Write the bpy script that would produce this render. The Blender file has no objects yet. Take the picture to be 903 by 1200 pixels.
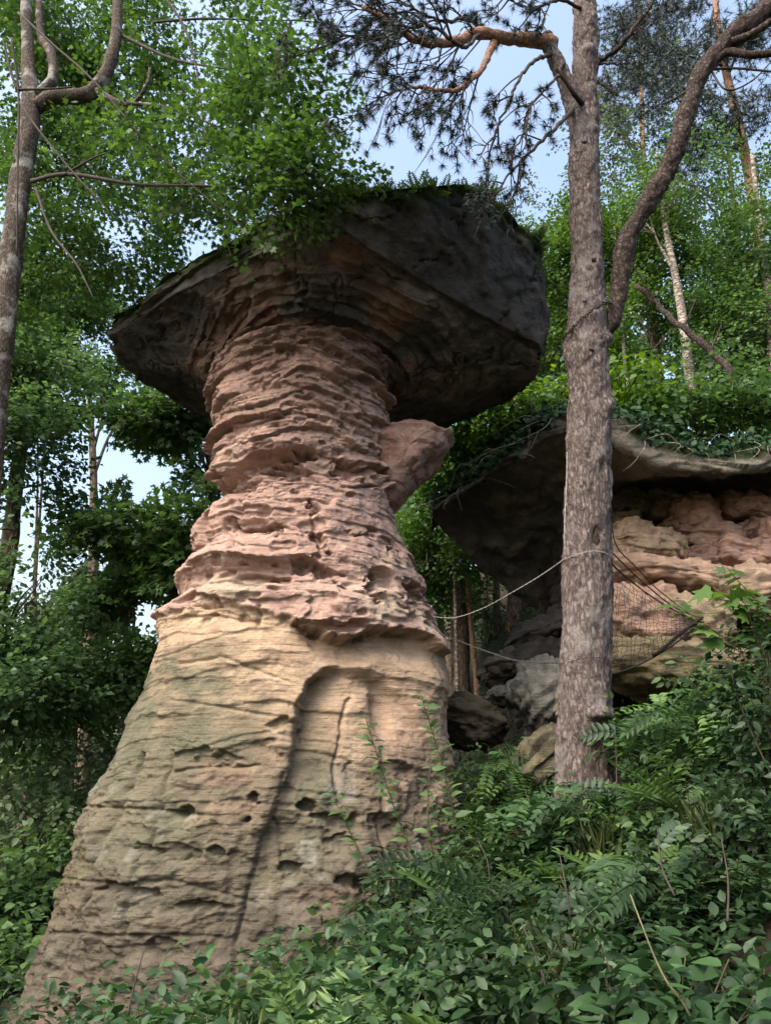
import bpy, math, random
import numpy as np
from mathutils import Vector, Matrix

R = math.radians
random.seed(7)
rng = np.random.default_rng(11)
scene = bpy.context.scene
COL = scene.collection

# ------------------------------------------------------------------ camera
F = 890.0                       # focal length in photograph pixels (903 x 1200)
PITCH = R(20.0)
CAMZ = 1.6
cam_d = bpy.data.cameras.new('camera')
cam = bpy.data.objects.new('camera', cam_d)
COL.objects.link(cam)
cam.location = (0, 0, CAMZ)
cam.rotation_euler = (R(90) + PITCH, 0, 0)
cam_d.sensor_fit = 'VERTICAL'
cam_d.sensor_height = 36.0
cam_d.lens = 36.0 * F / 1200.0
cam_d.clip_start = 0.05
cam_d.clip_end = 600
scene.camera = cam

# ------------------------------------------------------------------ light
SUN_EL, SUN_AZ = R(52), R(224)          # azimuth clockwise from +Y: behind the camera, to the left
world = bpy.data.worlds.new('World')
scene.world = world
world.use_nodes = True
wn = world.node_tree
for n in list(wn.nodes):
    wn.nodes.remove(n)
sky = wn.nodes.new('ShaderNodeTexSky')
sky.sky_type = 'NISHITA'
sky.sun_disc = False
sky.sun_elevation = SUN_EL
sky.sun_rotation = SUN_AZ
sky.air_density = 1.4
sky.dust_density = 7.0
sky.ozone_density = 0.4
bg = wn.nodes.new('ShaderNodeBackground')
bg.inputs['Strength'].default_value = 0.15
wo = wn.nodes.new('ShaderNodeOutputWorld')
wn.links.new(sky.outputs[0], bg.inputs[0])
wn.links.new(bg.outputs[0], wo.inputs[0])

sun_d = bpy.data.lights.new('sun', 'SUN')
sun_d.energy = 0.95
sun_d.angle = R(50)
sun_d.color = (1.0, 0.95, 0.88)
sun = bpy.data.objects.new('sun', sun_d)
COL.objects.link(sun)
sv = Vector((math.sin(SUN_AZ) * math.cos(SUN_EL), math.cos(SUN_AZ) * math.cos(SUN_EL), math.sin(SUN_EL)))
sun.rotation_euler = sv.to_track_quat('Z', 'Y').to_euler()
sun.location = (0, 0, 40)

scene.view_settings.view_transform = 'Standard'
scene.view_settings.look = 'None'
scene.view_settings.gamma = 1
scene.view_settings.use_curve_mapping = False
scene.view_settings.exposure = 1.6
scene.render.engine = 'CYCLES'
scene.cycles.max_bounces = 6
scene.cycles.diffuse_bounces = 4
scene.cycles.transmission_bounces = 4
scene.cycles.transparent_max_bounces = 4

# ------------------------------------------------------------------ helpers
CP, SP = math.cos(PITCH), math.sin(PITCH)


def at(px, py, Y):
    """point on the ray of a photograph pixel at world depth Y"""
    u, v = (px - 451.5) / F, (600 - py) / F
    t = Y / (CP - SP * v)
    return np.array([u * t, Y, CAMZ + t * (SP + CP * v)])


def px_of(p):
    p = np.asarray(p, float)
    x, y, z = p[..., 0], p[..., 1], p[..., 2] - CAMZ
    d = y * CP + z * SP
    v = (-y * SP + z * CP) / d
    return 451.5 + F * x / d, 600 - F * v


def sstep(a, b, x):
    t = np.clip((np.asarray(x, float) - a) / (b - a), 0, 1)
    return t * t * (3 - 2 * t)


def _hash(ix, iy, iz, seed):
    with np.errstate(over='ignore'):
        h = (ix.astype(np.uint32) * np.uint32(374761393) + iy.astype(np.uint32) * np.uint32(668265263)
             + iz.astype(np.uint32) * np.uint32(2147483647) + np.uint32(seed * 974711 + 1013))
        h = (h ^ (h >> np.uint32(13))) * np.uint32(1274126177)
        h = (h ^ (h >> np.uint32(16))) * np.uint32(2246822519)
        h = h ^ (h >> np.uint32(15))
    return h


def noise(p, seed=0):
    """value noise, about -1..1"""
    p = np.asarray(p, float)
    f = np.floor(p)
    i = f.astype(np.int64)
    t = p - f
    t = t * t * t * (t * (t * 6 - 15) + 10)
    out = np.zeros(p.shape[:-1])
    for dx in (0, 1):
        wx = t[..., 0] if dx else 1 - t[..., 0]
        for dy in (0, 1):
            wy = t[..., 1] if dy else 1 - t[..., 1]
            for dz in (0, 1):
                wz = t[..., 2] if dz else 1 - t[..., 2]
                h = _hash(i[..., 0] + dx, i[..., 1] + dy, i[..., 2] + dz, seed)
                out += wx * wy * wz * (h.astype(float) / 2147483647.5 - 1)
    return out


def fbm(p, octaves=4, seed=0, gain=0.5):
    out, a, s, tot = 0, 1.0, 1.0, 0
    for o in range(octaves):
        out = out + a * noise(np.asarray(p) * s + 17.3 * o, seed + o)
        tot += a
        a *= gain
        s *= 2.03
    return out / tot * 1.4


def hash1(i, seed=0):
    i = np.asarray(i).astype(np.int64)
    return _hash(i, i * 0 + 3, i * 0 + 7, seed).astype(float) / 4294967295.0


def mesh_np(name, verts, faces, mat=None, parent=None, attrs=None, smooth=False, link=True, mats=None):
    """faces: (n,3) or (n,4) array, or a list of such arrays"""
    me = bpy.data.meshes.new(name)
    verts = np.asarray(verts, dtype=np.float32)
    fl = faces if isinstance(faces, list) else [faces]
    fl = [np.asarray(f, dtype=np.int32) for f in fl if len(f)]
    loops = np.concatenate([f.ravel() for f in fl])
    counts = np.concatenate([np.full(len(f), f.shape[1], dtype=np.int32) for f in fl])
    starts = np.concatenate([[0], np.cumsum(counts)[:-1]]).astype(np.int32)
    me.vertices.add(len(verts))
    me.vertices.foreach_set('co', verts.ravel())
    me.loops.add(len(loops))
    me.loops.foreach_set('vertex_index', loops)
    me.polygons.add(len(counts))
    me.polygons.foreach_set('loop_start', starts)
    me.polygons.foreach_set('loop_total', counts)
    if smooth:
        me.polygons.foreach_set('use_smooth', np.ones(len(counts), dtype=bool))
    for k, v in (attrs or {}).items():
        v = np.asarray(v, dtype=np.float32)
        if v.ndim == 1:
            a = me.attributes.new(k, 'FLOAT', 'POINT')
            a.data.foreach_set('value', v)
        else:
            a = me.attributes.new(k, 'FLOAT_COLOR', 'POINT')
            c = np.ones((len(v), 4), dtype=np.float32)
            c[:, :3] = v
            a.data.foreach_set('color', c.ravel())
    me.update(calc_edges=True)
    me.validate()
    if mat:
        me.materials.append(mat)
    if not link:
        return me
    return obj(name, me, parent)


def obj(name, me, parent=None):
    o = bpy.data.objects.new(name, me)
    COL.objects.link(o)
    if parent is not None:
        o.parent = parent
    return o


def tag(o, label=None, cat=None, group=None, kind=None):
    for k, v in (('label', label), ('category', cat), ('group', group), ('kind', kind)):
        if v:
            o[k] = v
    return o


def thing(name, loc, label, cat, group=None):
    o = bpy.data.objects.new(name, None)
    o.empty_display_size = 0.2
    COL.objects.link(o)
    o.location = [float(c) for c in loc]
    return tag(o, label, cat, group)


def grid_faces(nu, nv, wrap=False):
    """vertices indexed iv*nu+iu"""
    iu = np.arange(nu if wrap else nu - 1)
    iv = np.arange(nv - 1)
    a, b = np.meshgrid(iu, iv)
    a, b = a.ravel(), b.ravel()
    a2 = (a + 1) % nu
    return np.stack([b * nu + a, b * nu + a2, (b + 1) * nu + a2, (b + 1) * nu + a], 1)


def spline(pts, n):
    """Catmull-Rom resample of control rows to n rows"""
    p = np.asarray(pts, float)
    if len(p) == 2:
        t = np.linspace(0, 1, n)[:, None]
        return p[0] * (1 - t) + p[1] * t
    seg = np.linalg.norm(np.diff(p[:, :3], axis=0), axis=1) + 1e-6
    s = np.concatenate([[0], np.cumsum(seg)])
    q = np.linspace(0, s[-1], n)
    i = np.clip(np.searchsorted(s, q, side='right') - 1, 0, len(p) - 2)
    t = ((q - s[i]) / seg[i])[:, None]
    ext = np.vstack([2 * p[0] - p[1], p, 2 * p[-1] - p[-2]])
    p0, p1, p2, p3 = ext[i], ext[i + 1], ext[i + 2], ext[i + 3]
    return 0.5 * (2 * p1 + (p2 - p0) * t + (2 * p0 - 5 * p1 + 4 * p2 - p3) * t ** 2 + (3 * p1 - p0 - 3 * p2 + p3) * t ** 3)


def frames(P):
    T = np.gradient(P, axis=0)
    T /= np.linalg.norm(T, axis=1)[:, None] + 1e-9
    ref = np.where(np.abs(T[:, 2:3]) > 0.9, np.array([[0, 1.0, 0]]), np.array([[0, 0, 1.0]]))
    # a single reference along the whole path keeps the frame from flipping
    ref = np.tile(np.array([[0, 1.0, 0]]) if np.abs(T[:, 2]).mean() > 0.6 else np.array([[0, 0, 1.0]]), (len(T), 1))
    X = np.cross(ref, T)
    X /= np.linalg.norm(X, axis=1)[:, None] + 1e-9
    return X, np.cross(T, X), T


def tube_arrays(P, rad, nseg=8):
    P = np.asarray(P, float)
    rad = np.broadcast_to(np.asarray(rad, float), (len(P),))
    X, Yv, T = frames(P)
    a = np.linspace(0, 2 * math.pi, nseg, endpoint=False)
    V = (P[:, None] + rad[:, None, None] * (np.cos(a)[None, :, None] * X[:, None] + np.sin(a)[None, :, None] * Yv[:, None]))
    n = len(P)
    V = np.concatenate([V.reshape(-1, 3), P[:1], P[-1:]])
    fq = grid_faces(nseg, n, True)
    k = np.arange(nseg)
    c0 = np.stack([np.full(nseg, n * nseg), (k + 1) % nseg, k], 1)
    c1 = np.stack([np.full(nseg, n * nseg + 1), (n - 1) * nseg + k, (n - 1) * nseg + (k + 1) % nseg], 1)
    return V, fq, np.concatenate([c0, c1])


class Tubes:
    """several tubes joined in one mesh"""
    def __init__(self):
        self.v, self.q, self.t, self.n = [], [], [], 0

    def add(self, P, rad, nseg=5):
        V, q, t = tube_arrays(P, rad, nseg)
        self.v.append(V); self.q.append(q + self.n); self.t.append(t + self.n)
        self.n += len(V)

    def build(self, name, mat, parent=None, origin=None, link=True):
        V = np.concatenate(self.v)
        if origin is not None:
            V = V - np.asarray(origin)
        return mesh_np(name, V, [np.concatenate(self.q), np.concatenate(self.t)], mat, parent, smooth=True, link=link)


# ------------------------------------------------------------------ materials
def new_mat(name):
    m = bpy.data.materials.new(name)
    m.use_nodes = True
    nt = m.node_tree
    for n in list(nt.nodes):
        nt.nodes.remove(n)
    out = nt.nodes.new('ShaderNodeOutputMaterial')
    return m, nt, out


def node(nt, kind, **kw):
    n = nt.nodes.new(kind)
    for k, v in kw.items():
        if k in n.inputs:
            n.inputs[k].default_value = v
        else:
            setattr(n, k, v)
    return n


def ramp(nt, stops, src):
    r = nt.nodes.new('ShaderNodeValToRGB')
    els = r.color_ramp.elements
    while len(els) < len(stops):
        els.new(0.5)
    for e, (p, c) in zip(els, stops):
        e.position = p
        e.color = (*c, 1) if len(c) == 3 else c
    nt.links.new(src, r.inputs[0])
    return r


def coords(nt, scale=(1, 1, 1)):
    tc = nt.nodes.new('ShaderNodeTexCoord')
    mp = nt.nodes.new('ShaderNodeMapping')
    mp.inputs['Scale'].default_value = scale
    nt.links.new(tc.outputs['Object'], mp.inputs[0])
    return mp.outputs[0]


def rock_material(name, bump=0.5, grain=0.03, streak=True):
    m, nt, out = new_mat(name)
    L = nt.links.new
    bs = node(nt, 'ShaderNodeBsdfPrincipled', Roughness=0.92)
    bs.inputs['Specular IOR Level'].default_value = 0.15
    at_ = node(nt, 'ShaderNodeAttribute', attribute_name='col')
    c = coords(nt)
    n1 = node(nt, 'ShaderNodeTexNoise', Scale=5.0, Detail=9.0, Roughness=0.66)
    L(c, n1.inputs['Vector'])
    r1 = ramp(nt, [(0.25, (0.62, 0.6, 0.58)), (0.5, (0.98, 0.98, 0.98)), (0.75, (1.22, 1.2, 1.16))], n1.outputs['Fac'])
    mul = node(nt, 'ShaderNodeMix', data_type='RGBA', blend_type='MULTIPLY')
    mul.inputs[0].default_value = 1.0
    L(at_.outputs['Color'], mul.inputs[6]); L(r1.outputs[0], mul.inputs[7])
    cs = coords(nt, (1.2, 1.2, 22))
    n2 = node(nt, 'ShaderNodeTexNoise', Scale=1.0, Detail=6.0, Roughness=0.6)
    L(cs, n2.inputs['Vector'])
    r2 = ramp(nt, [(0.3, (0.78, 0.76, 0.74)), (0.55, (1, 1, 1)), (0.8, (1.14, 1.12, 1.08))], n2.outputs['Fac'])
    mul2 = node(nt, 'ShaderNodeMix', data_type='RGBA', blend_type='MULTIPLY')
    mul2.inputs[0].default_value = 0.75 if streak else 0.3
    L(mul.outputs[2], mul2.inputs[6]); L(r2.outputs[0], mul2.inputs[7])
    # dark speckle of lichen
    n3 = node(nt, 'ShaderNodeTexNoise', Scale=38.0, Detail=4.0, Roughness=0.7)
    L(c, n3.inputs['Vector'])
    r3 = ramp(nt, [(0.3, (0.6, 0.6, 0.6)), (0.45, (1, 1, 1))], n3.outputs['Fac'])
    mul3 = node(nt, 'ShaderNodeMix', data_type='RGBA', blend_type='MULTIPLY')
    mul3.inputs[0].default_value = 0.8
    L(mul2.outputs[2], mul3.inputs[6]); L(r3.outputs[0], mul3.inputs[7])
    L(mul3.outputs[2], bs.inputs['Base Color'])
    n4 = node(nt, 'ShaderNodeTexNoise', Scale=16.0, Detail=8.0, Roughness=0.7)
    L(c, n4.inputs['Vector'])
    add = node(nt, 'ShaderNodeMath', operation='ADD')
    mm = node(nt, 'ShaderNodeMath', operation='MULTIPLY')
    mm.inputs[1].default_value = 0.8 if streak else 0.2
    L(n2.outputs['Fac'], mm.inputs[0])
    L(n4.outputs['Fac'], add.inputs[0]); L(mm.outputs[0], add.inputs[1])
    n6 = node(nt, 'ShaderNodeTexNoise', Scale=1.0, Detail=8.0, Roughness=0.75)
    L(coords(nt, (6, 6, 55)), n6.inputs['Vector'])
    m6 = node(nt, 'ShaderNodeMath', operation='MULTIPLY_ADD')
    m6.inputs[1].default_value = 0.45 if streak else 0.1
    L(n6.outputs['Fac'], m6.inputs[0]); L(add.outputs[0], m6.inputs[2])
    add = m6
    b = node(nt, 'ShaderNodeBump', Strength=bump, Distance=grain * 2)
    L(add.outputs[0], b.inputs['Height'])
    L(b.outputs[0], bs.inputs['Normal'])
    L(bs.outputs[0], out.inputs[0])
    return m


def leaf_material(name, c_dark, c_light, trans=0.35, gloss=0.025, rough=0.5):
    m, nt, out = new_mat(name)
    L = nt.links.new
    a = node(nt, 'ShaderNodeAttribute', attribute_name='rnd')
    oi = node(nt, 'ShaderNodeObjectInfo')
    ad = node(nt, 'ShaderNodeMath', operation='ADD')
    mo = node(nt, 'ShaderNodeMath', operation='FRACT')
    L(a.outputs['Fac'], ad.inputs[0]); L(oi.outputs['Random'], ad.inputs[1]); L(ad.outputs[0], mo.inputs[0])
    mid = tuple((x + y) / 2 for x, y in zip(c_dark, c_light))
    r = ramp(nt, [(0.0, c_dark), (0.5, mid), (0.92, c_light), (1.0, tuple(min(1, x * 1.25) for x in c_light))], mo.outputs[0])
    d = node(nt, 'ShaderNodeBsdfDiffuse')
    t = node(nt, 'ShaderNodeBsdfTranslucent')
    hs = node(nt, 'ShaderNodeHueSaturation', Hue=0.49, Saturation=1.15, Value=1.35)
    L(r.outputs[0], hs.inputs['Color'])
    L(r.outputs[0], d.inputs[0]); L(hs.outputs[0], t.inputs[0])
    mx = node(nt, 'ShaderNodeMixShader'); mx.inputs[0].default_value = trans
    L(d.outputs[0], mx.inputs[1]); L(t.outputs[0], mx.inputs[2])
    g = node(nt, 'ShaderNodeBsdfGlossy', Roughness=rough)
    g.inputs[0].default_value = (0.75, 0.85, 0.85, 1)
    mg = node(nt, 'ShaderNodeMixShader'); mg.inputs[0].default_value = gloss
    L(mx.outputs[0], mg.inputs[1]); L(g.outputs[0], mg.inputs[2])
    L(mg.outputs[0], out.inputs[0])
    return m


def bark_material(name, c_dark, c_mid, c_light, scale=(9, 9, 2.6), bump=0.7, dist=0.03, lichen=None, warp=0.25):
    m, nt, out = new_mat(name)
    L = nt.links.new
    bs = node(nt, 'ShaderNodeBsdfPrincipled', Roughness=0.9)
    bs.inputs['Specular IOR Level'].default_value = 0.15
    c = coords(nt, scale)
    nz = node(nt, 'ShaderNodeTexNoise', Scale=1.5, Detail=8.0, Roughness=0.68)
    L(c, nz.inputs['Vector'])
    mixv = node(nt, 'ShaderNodeMix', data_type='RGBA', blend_type='LINEAR_LIGHT')
    mixv.inputs[0].default_value = warp
    L(c, mixv.inputs[6]); L(nz.outputs['Color'], mixv.inputs[7])
    vo = node(nt, 'ShaderNodeTexVoronoi', feature='DISTANCE_TO_EDGE', Scale=1.6)
    L(mixv.outputs[2], vo.inputs['Vector'])
    r = ramp(nt, [(0.0, c_dark), (0.07, tuple(0.6 * a + 0.4 * b for a, b in zip(c_dark, c_mid))), (0.2, c_mid), (0.55, c_light)], vo.outputs['Distance'])
    r2 = ramp(nt, [(0.28, (0.42, 0.40, 0.39)), (0.47, (0.95, 0.95, 0.95)), (0.7, (1.4, 1.4, 1.4))], nz.outputs['Fac'])
    mul = node(nt, 'ShaderNodeMix', data_type='RGBA', blend_type='MULTIPLY')
    mul.inputs[0].default_value = 1.0
    L(r.outputs[0], mul.inputs[6]); L(r2.outputs[0], mul.inputs[7])
    last = mul.outputs[2]
    if lichen:
        n5 = node(nt, 'ShaderNodeTexNoise', Scale=3.0, Detail=6.0, Roughness=0.7)
        L(coords(nt), n5.inputs['Vector'])
        r5 = ramp(nt, [(0.52, (0, 0, 0)), (0.62, (1, 1, 1))], n5.outputs['Fac'])
        ml = node(nt, 'ShaderNodeMix', data_type='RGBA')
        ml.inputs[7].default_value = (*lichen, 1)
        L(r5.outputs[0], ml.inputs[0]); L(last, ml.inputs[6])
        last = ml.outputs[2]
    L(last, bs.inputs['Base Color'])
    h = node(nt, 'ShaderNodeMath', operation='ADD')
    hm = node(nt, 'ShaderNodeMath', operation='MINIMUM'); hm.inputs[1].default_value = 0.35
    L(vo.outputs['Distance'], hm.inputs[0])
    L(hm.outputs[0], h.inputs[0]); L(nz.outputs['Fac'], h.inputs[1])
    b = node(nt, 'ShaderNodeBump', Strength=bump, Distance=dist)
    L(h.outputs[0], b.inputs['Height']); L(b.outputs[0], bs.inputs['Normal'])
    L(bs.outputs[0], out.inputs[0])
    return m


def plain_material(name, col, rough=0.8, var=0.3, scale=30):
    m, nt, out = new_mat(name)
    L = nt.links.new
    bs = node(nt, 'ShaderNodeBsdfPrincipled', Roughness=rough)
    bs.inputs['Specular IOR Level'].default_value = 0.2
    nz = node(nt, 'ShaderNodeTexNoise', Scale=scale, Detail=5.0)
    L(coords(nt), nz.inputs['Vector'])
    r = ramp(nt, [(0.3, tuple(c * (1 - var) for c in col)), (0.7, tuple(c * (1 + var) for c in col))], nz.outputs['Fac'])
    L(r.outputs[0], bs.inputs['Base Color'])
    L(bs.outputs[0], out.inputs[0])
    return m


M = dict(
    rock=rock_material('layered_sandstone', 0.8, 0.025),
    crust=rock_material('dark_crusted_sandstone', 0.9, 0.035, streak=False),
    soil=rock_material('forest_floor_soil', 0.9, 0.05, streak=False),
    pine=bark_material('pine_bark', (0.065, 0.05, 0.047), (0.165, 0.137, 0.132), (0.25, 0.218, 0.212), (15, 15, 5), 1.0, 0.04, (0.20, 0.182, 0.176), 0.65),
    limb=bark_material('dark_limb_bark', (0.03, 0.023, 0.02), (0.085, 0.066, 0.06), (0.16, 0.13, 0.12), (12, 12, 9), 1.0, 0.04, None, 0.8),
    orange=bark_material('orange_pine_bark', (0.16, 0.09, 0.06), (0.30, 0.18, 0.13), (0.40, 0.27, 0.21), (14, 14, 14), 0.5, 0.01),
    twig=plain_material('grey_twig_bark', (0.05, 0.041, 0.039), 0.9, 0.3, 12),
    maple=bark_material('mottled_grey_bark', (0.035, 0.028, 0.024), (0.09, 0.075, 0.063), (0.16, 0.14, 0.122), (22, 22, 8), 0.9, 0.02, (0.24, 0.235, 0.22), 0.5),
    birch=bark_material('white_birch_bark', (0.06, 0.05, 0.045), (0.26, 0.23, 0.2), (0.36, 0.33, 0.3), (3, 3, 8), 0.4, 0.01),
    trunk=bark_material('brown_trunk_bark', (0.05, 0.04, 0.03), (0.13, 0.1, 0.08), (0.22, 0.18, 0.15), (8, 8, 3), 0.7, 0.02),
    stem=plain_material('green_brown_stem', (0.06, 0.055, 0.03), 0.7, 0.3, 20),
    stem_pale=plain_material('pale_dry_stem', (0.13, 0.12, 0.065), 0.7, 0.2, 20),
    rope=plain_material('pale_steel_cable', (0.30, 0.30, 0.285), 0.5, 0.2, 60),
    net=plain_material('dark_net_cord', (0.045, 0.042, 0.04), 0.6, 0.3, 60),
    chain=plain_material('rusty_black_chain', (0.035, 0.03, 0.028), 0.5, 0.4, 80),
    deadwood=bark_material('bare_grey_deadwood', (0.12, 0.1, 0.09), (0.3, 0.27, 0.25), (0.42, 0.4, 0.37), (30, 30, 4), 0.6, 0.01),
    hollow=plain_material('dark_rotten_wood', (0.035, 0.025, 0.02), 0.9, 0.4, 40),
    L_maple=leaf_material('maple_leaf_green', (0.024, 0.055, 0.016), (0.07, 0.135, 0.032), 0.5),
    L_deep=leaf_material('deep_green_leaf', (0.036, 0.076, 0.03), (0.10, 0.175, 0.06), 0.48),
    L_yell=leaf_material('yellowish_herb_leaf', (0.03, 0.064, 0.018), (0.085, 0.145, 0.045), 0.35),
    L_blue=leaf_material('dull_blue_green_leaf', (0.013, 0.031, 0.013), (0.042, 0.08, 0.033), 0.28),
    L_mid=leaf_material('mid_green_leaf', (0.032, 0.07, 0.024), (0.09, 0.165, 0.048), 0.46),
    L_bright=leaf_material('bright_green_leaf', (0.028, 0.066, 0.014), (0.08, 0.152, 0.032), 0.46),
    L_lime=leaf_material('yellow_green_leaf', (0.048, 0.10, 0.016), (0.12, 0.21, 0.036), 0.46),
    L_grey=leaf_material('greyish_leaf', (0.05, 0.075, 0.04), (0.12, 0.17, 0.085), 0.3),
    L_dark=leaf_material('canopy_shaded_leaf', (0.008, 0.021, 0.007), (0.028, 0.058, 0.019), 0.25, 0.025, 0.5),  # canopy shade over the thicket is put into this dark green
    L_herb=leaf_material('broad_herb_leaf', (0.012, 0.034, 0.011), (0.046, 0.098, 0.033), 0.3, 0.025, 0.5),
    L_ivy=leaf_material('ivy_leaf', (0.012, 0.035, 0.014), (0.035, 0.08, 0.03), 0.15, 0.02, 0.5),
    L_needle=leaf_material('pine_needle', (0.018, 0.028, 0.026), (0.045, 0.06, 0.052), 0.1, 0.05),
    L_fern=leaf_material('fern_green', (0.025, 0.06, 0.015), (0.08, 0.14, 0.035), 0.3),
    L_grass=leaf_material('dry_grass_blade', (0.04, 0.065, 0.02), (0.11, 0.14, 0.05), 0.3),
    L_litter=leaf_material('brown_leaf_litter', (0.05, 0.03, 0.018), (0.15, 0.09, 0.05), 0.1),
)


# ------------------------------------------------------------------ ground
def ground_z(x, y):
    x, y = np.asarray(x, float), np.asarray(y, float)
    fx = np.where(x < 0, 0.28 * np.maximum(x, -7) , 0.55 * np.minimum(x, 9))
    z = 0.05 * np.minimum(y, 30) + fx
    z = z + 3.2 * sstep(12.5, 18, y + 0.25 * x) * sstep(0.5, 4.5, x)
    z = z + 0.25 * np.maximum(y - 18, 0) * sstep(-2, 6, x) * sstep(80, 40, y)
    return z


nx, ny = 200, 200
gx = np.sign(np.linspace(-1, 1, nx)) * np.abs(np.linspace(-1, 1, nx)) ** 2.0 * 150
gy = np.linspace(0, 1, ny) ** 1.8 * 190 - 25
GX, GY = np.meshgrid(gx, gy)
gp = np.stack([GX.ravel(), GY.ravel(), np.zeros(nx * ny)], 1)
GZ = ground_z(gp[:, 0], gp[:, 1]) + 0.12 * fbm(gp * 0.9, 4, 5)
gp[:, 2] = GZ
gn = fbm(gp * 0.8, 4, 9)
gcol = np.array([0.032, 0.024, 0.016]) + sstep(-0.2, 0.5, gn)[:, None] * np.array([0.0, 0.02, 0.0])
o = mesh_np('ground', gp, grid_faces(nx, ny), M['soil'], attrs={'col': gcol}, smooth=True)
tag(o, kind='structure')

# ------------------------------------------------------------------ mushroom rock: shaft
YA = 9.6                                      # depth of the rock's axis
left_px = [(-10, 1250), (20, 1168), (62, 1060), (98, 965), (138, 880), (163, 810), (184, 752), (178, 738), (181, 720),
           (200, 692), (212, 655), (232, 605), (250, 575), (249, 545), (246, 510), (243, 470), (243, 440), (250, 415), (262, 390), (270, 365), (270, 340)]
right_px = [(565, 1250), (556, 1100), (545, 985), (537, 925), (526, 870), (519, 830), (518, 795), (521, 757), (511, 735),
            (497, 700), (490, 665), (478, 640), (466, 612), (458, 590), (459, 560), (460, 525), (455, 490), (452, 465), (464, 432), (486, 400), (510, 375), (540, 340)]


def sil(pts):
    w = np.array([at(a, b, YA) for a, b in pts])
    o_ = np.argsort(w[:, 2])
    return w[o_, 2], w[o_, 0]


zl, xl = sil(left_px)
zr, xr = sil(right_px)
NZ, NTf, NTb = 860, 430, 110
zmin, zmax = -1.9, 8.0
zz = np.linspace(zmin, zmax, NZ)
XL, XR = np.interp(zz, zl, xl), np.interp(zz, zr, xr)
th = np.concatenate([np.linspace(-math.pi * 1.06, math.pi * 0.06, NTf, endpoint=False),
                     np.linspace(math.pi * 0.06, math.pi * 0.94, NTb, endpoint=False)])
NT = len(th)
sup = 2.25
tq_ = np.linspace(0, 2 * math.pi, 120, endpoint=False)
rq_ = (np.abs(np.cos(tq_)) ** sup + np.abs(np.sin(tq_)) ** sup) ** (-1 / sup)
pyd = np.arange(376, 1190, 12.0)
lo_ = np.array(sorted(left_px, key=lambda q: q[1])); ro_ = np.array(sorted(right_px, key=lambda q: q[1]))
wantL, wantR = np.interp(pyd, lo_[:, 1], lo_[:, 0]) + 3, np.interp(pyd, ro_[:, 1], ro_[:, 0]) - 3
zd = np.array([at(450, b, YA)[2] for b in pyd])
for _ in range(8):                              # fit the body so that its outline, not its axis plane, has the measured width
    cx, rx = (XL + XR) / 2, (XR - XL) / 2
    ry = np.minimum(rx * 0.95, 2.3)
    q_ = np.stack([cx[:, None] + rx[:, None] * (rq_ * np.cos(tq_))[None], YA + ry[:, None] * (rq_ * np.sin(tq_))[None], np.repeat(zz[:, None], 120, 1)], -1).reshape(-1, 3)
    qx, qy = px_of(q_)
    eL, eR = [], []
    for b, wl, wr in zip(pyd, wantL, wantR):
        k_ = np.abs(qy - b) < 7
        eL.append(wl - qx[k_].min()); eR.append(wr - qx[k_].max())
    sc_z = (YA * CP + (zz - CAMZ) * SP) / F
    o_ = np.argsort(zd)
    XL = XL + 0.7 * np.interp(zz, zd[o_], np.array(eL)[o_]) * sc_z
    XR = XR + 0.7 * np.interp(zz, zd[o_], np.array(eR)[o_]) * sc_z
    k3 = np.ones(15) / 15
    XL = np.convolve(np.pad(XL, 7, mode='edge'), k3, mode='valid'); XR = np.convolve(np.pad(XR, 7, mode='edge'), k3, mode='valid')
cx, rx = (XL + XR) / 2, (XR - XL) / 2
ry = np.minimum(rx * 0.95, 2.3)
print('fit', np.abs(eL).max(), np.abs(eR).max())
cc, ss_ = np.cos(th), np.sin(th)
rr = (np.abs(cc) ** sup + np.abs(ss_) ** sup) ** (-1 / sup)
BX = cx[:, None] + rx[:, None] * (rr * cc)[None]
BY = YA + ry[:, None] * (rr * ss_)[None]
BZ = np.repeat(zz[:, None], NT, 1)
base = np.stack([BX, BY, BZ], -1).reshape(-1, 3)
nrm = np.stack([np.repeat((cc)[None], NZ, 0), np.repeat((ss_)[None], NZ, 0), np.zeros((NZ, NT))], -1).reshape(-1, 3)
PX, PY = px_of(base)
front = (np.repeat(ss_[None], NZ, 0).reshape(-1) < 0.25).astype(float)
x_, y_, z_ = base.T


def layers(p, zw, k, seed, lat=0.7):
    """ledges: out at the foot of each bed, falling back towards its top"""
    u = zw * k + 0.55 * noise(np.stack([p[:, 0] * lat, p[:, 1] * lat, zw * 0.3], 1), seed)
    u = u + 1.0 * noise(np.stack([u * 0.37, u * 0 + 0.3, u * 0 + 0.7], 1), seed + 31)      # beds of uneven thickness
    i = np.floor(u)
    f = u - i
    # irregular beds: skip some boundaries by letting the amplitude of each bed vary along the face
    ph = hash1(i, seed + 5) * 60
    am = 0.5 + 0.75 * noise(np.stack([p[:, 0] * 1.3 + ph, p[:, 1] * 1.3, ph], 1), seed + 2)
    am = np.clip(am, 0.02, 1.3)
    prof = sstep(0, 0.07, f) * (1 - f) ** 0.75
    return am * prof


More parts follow.
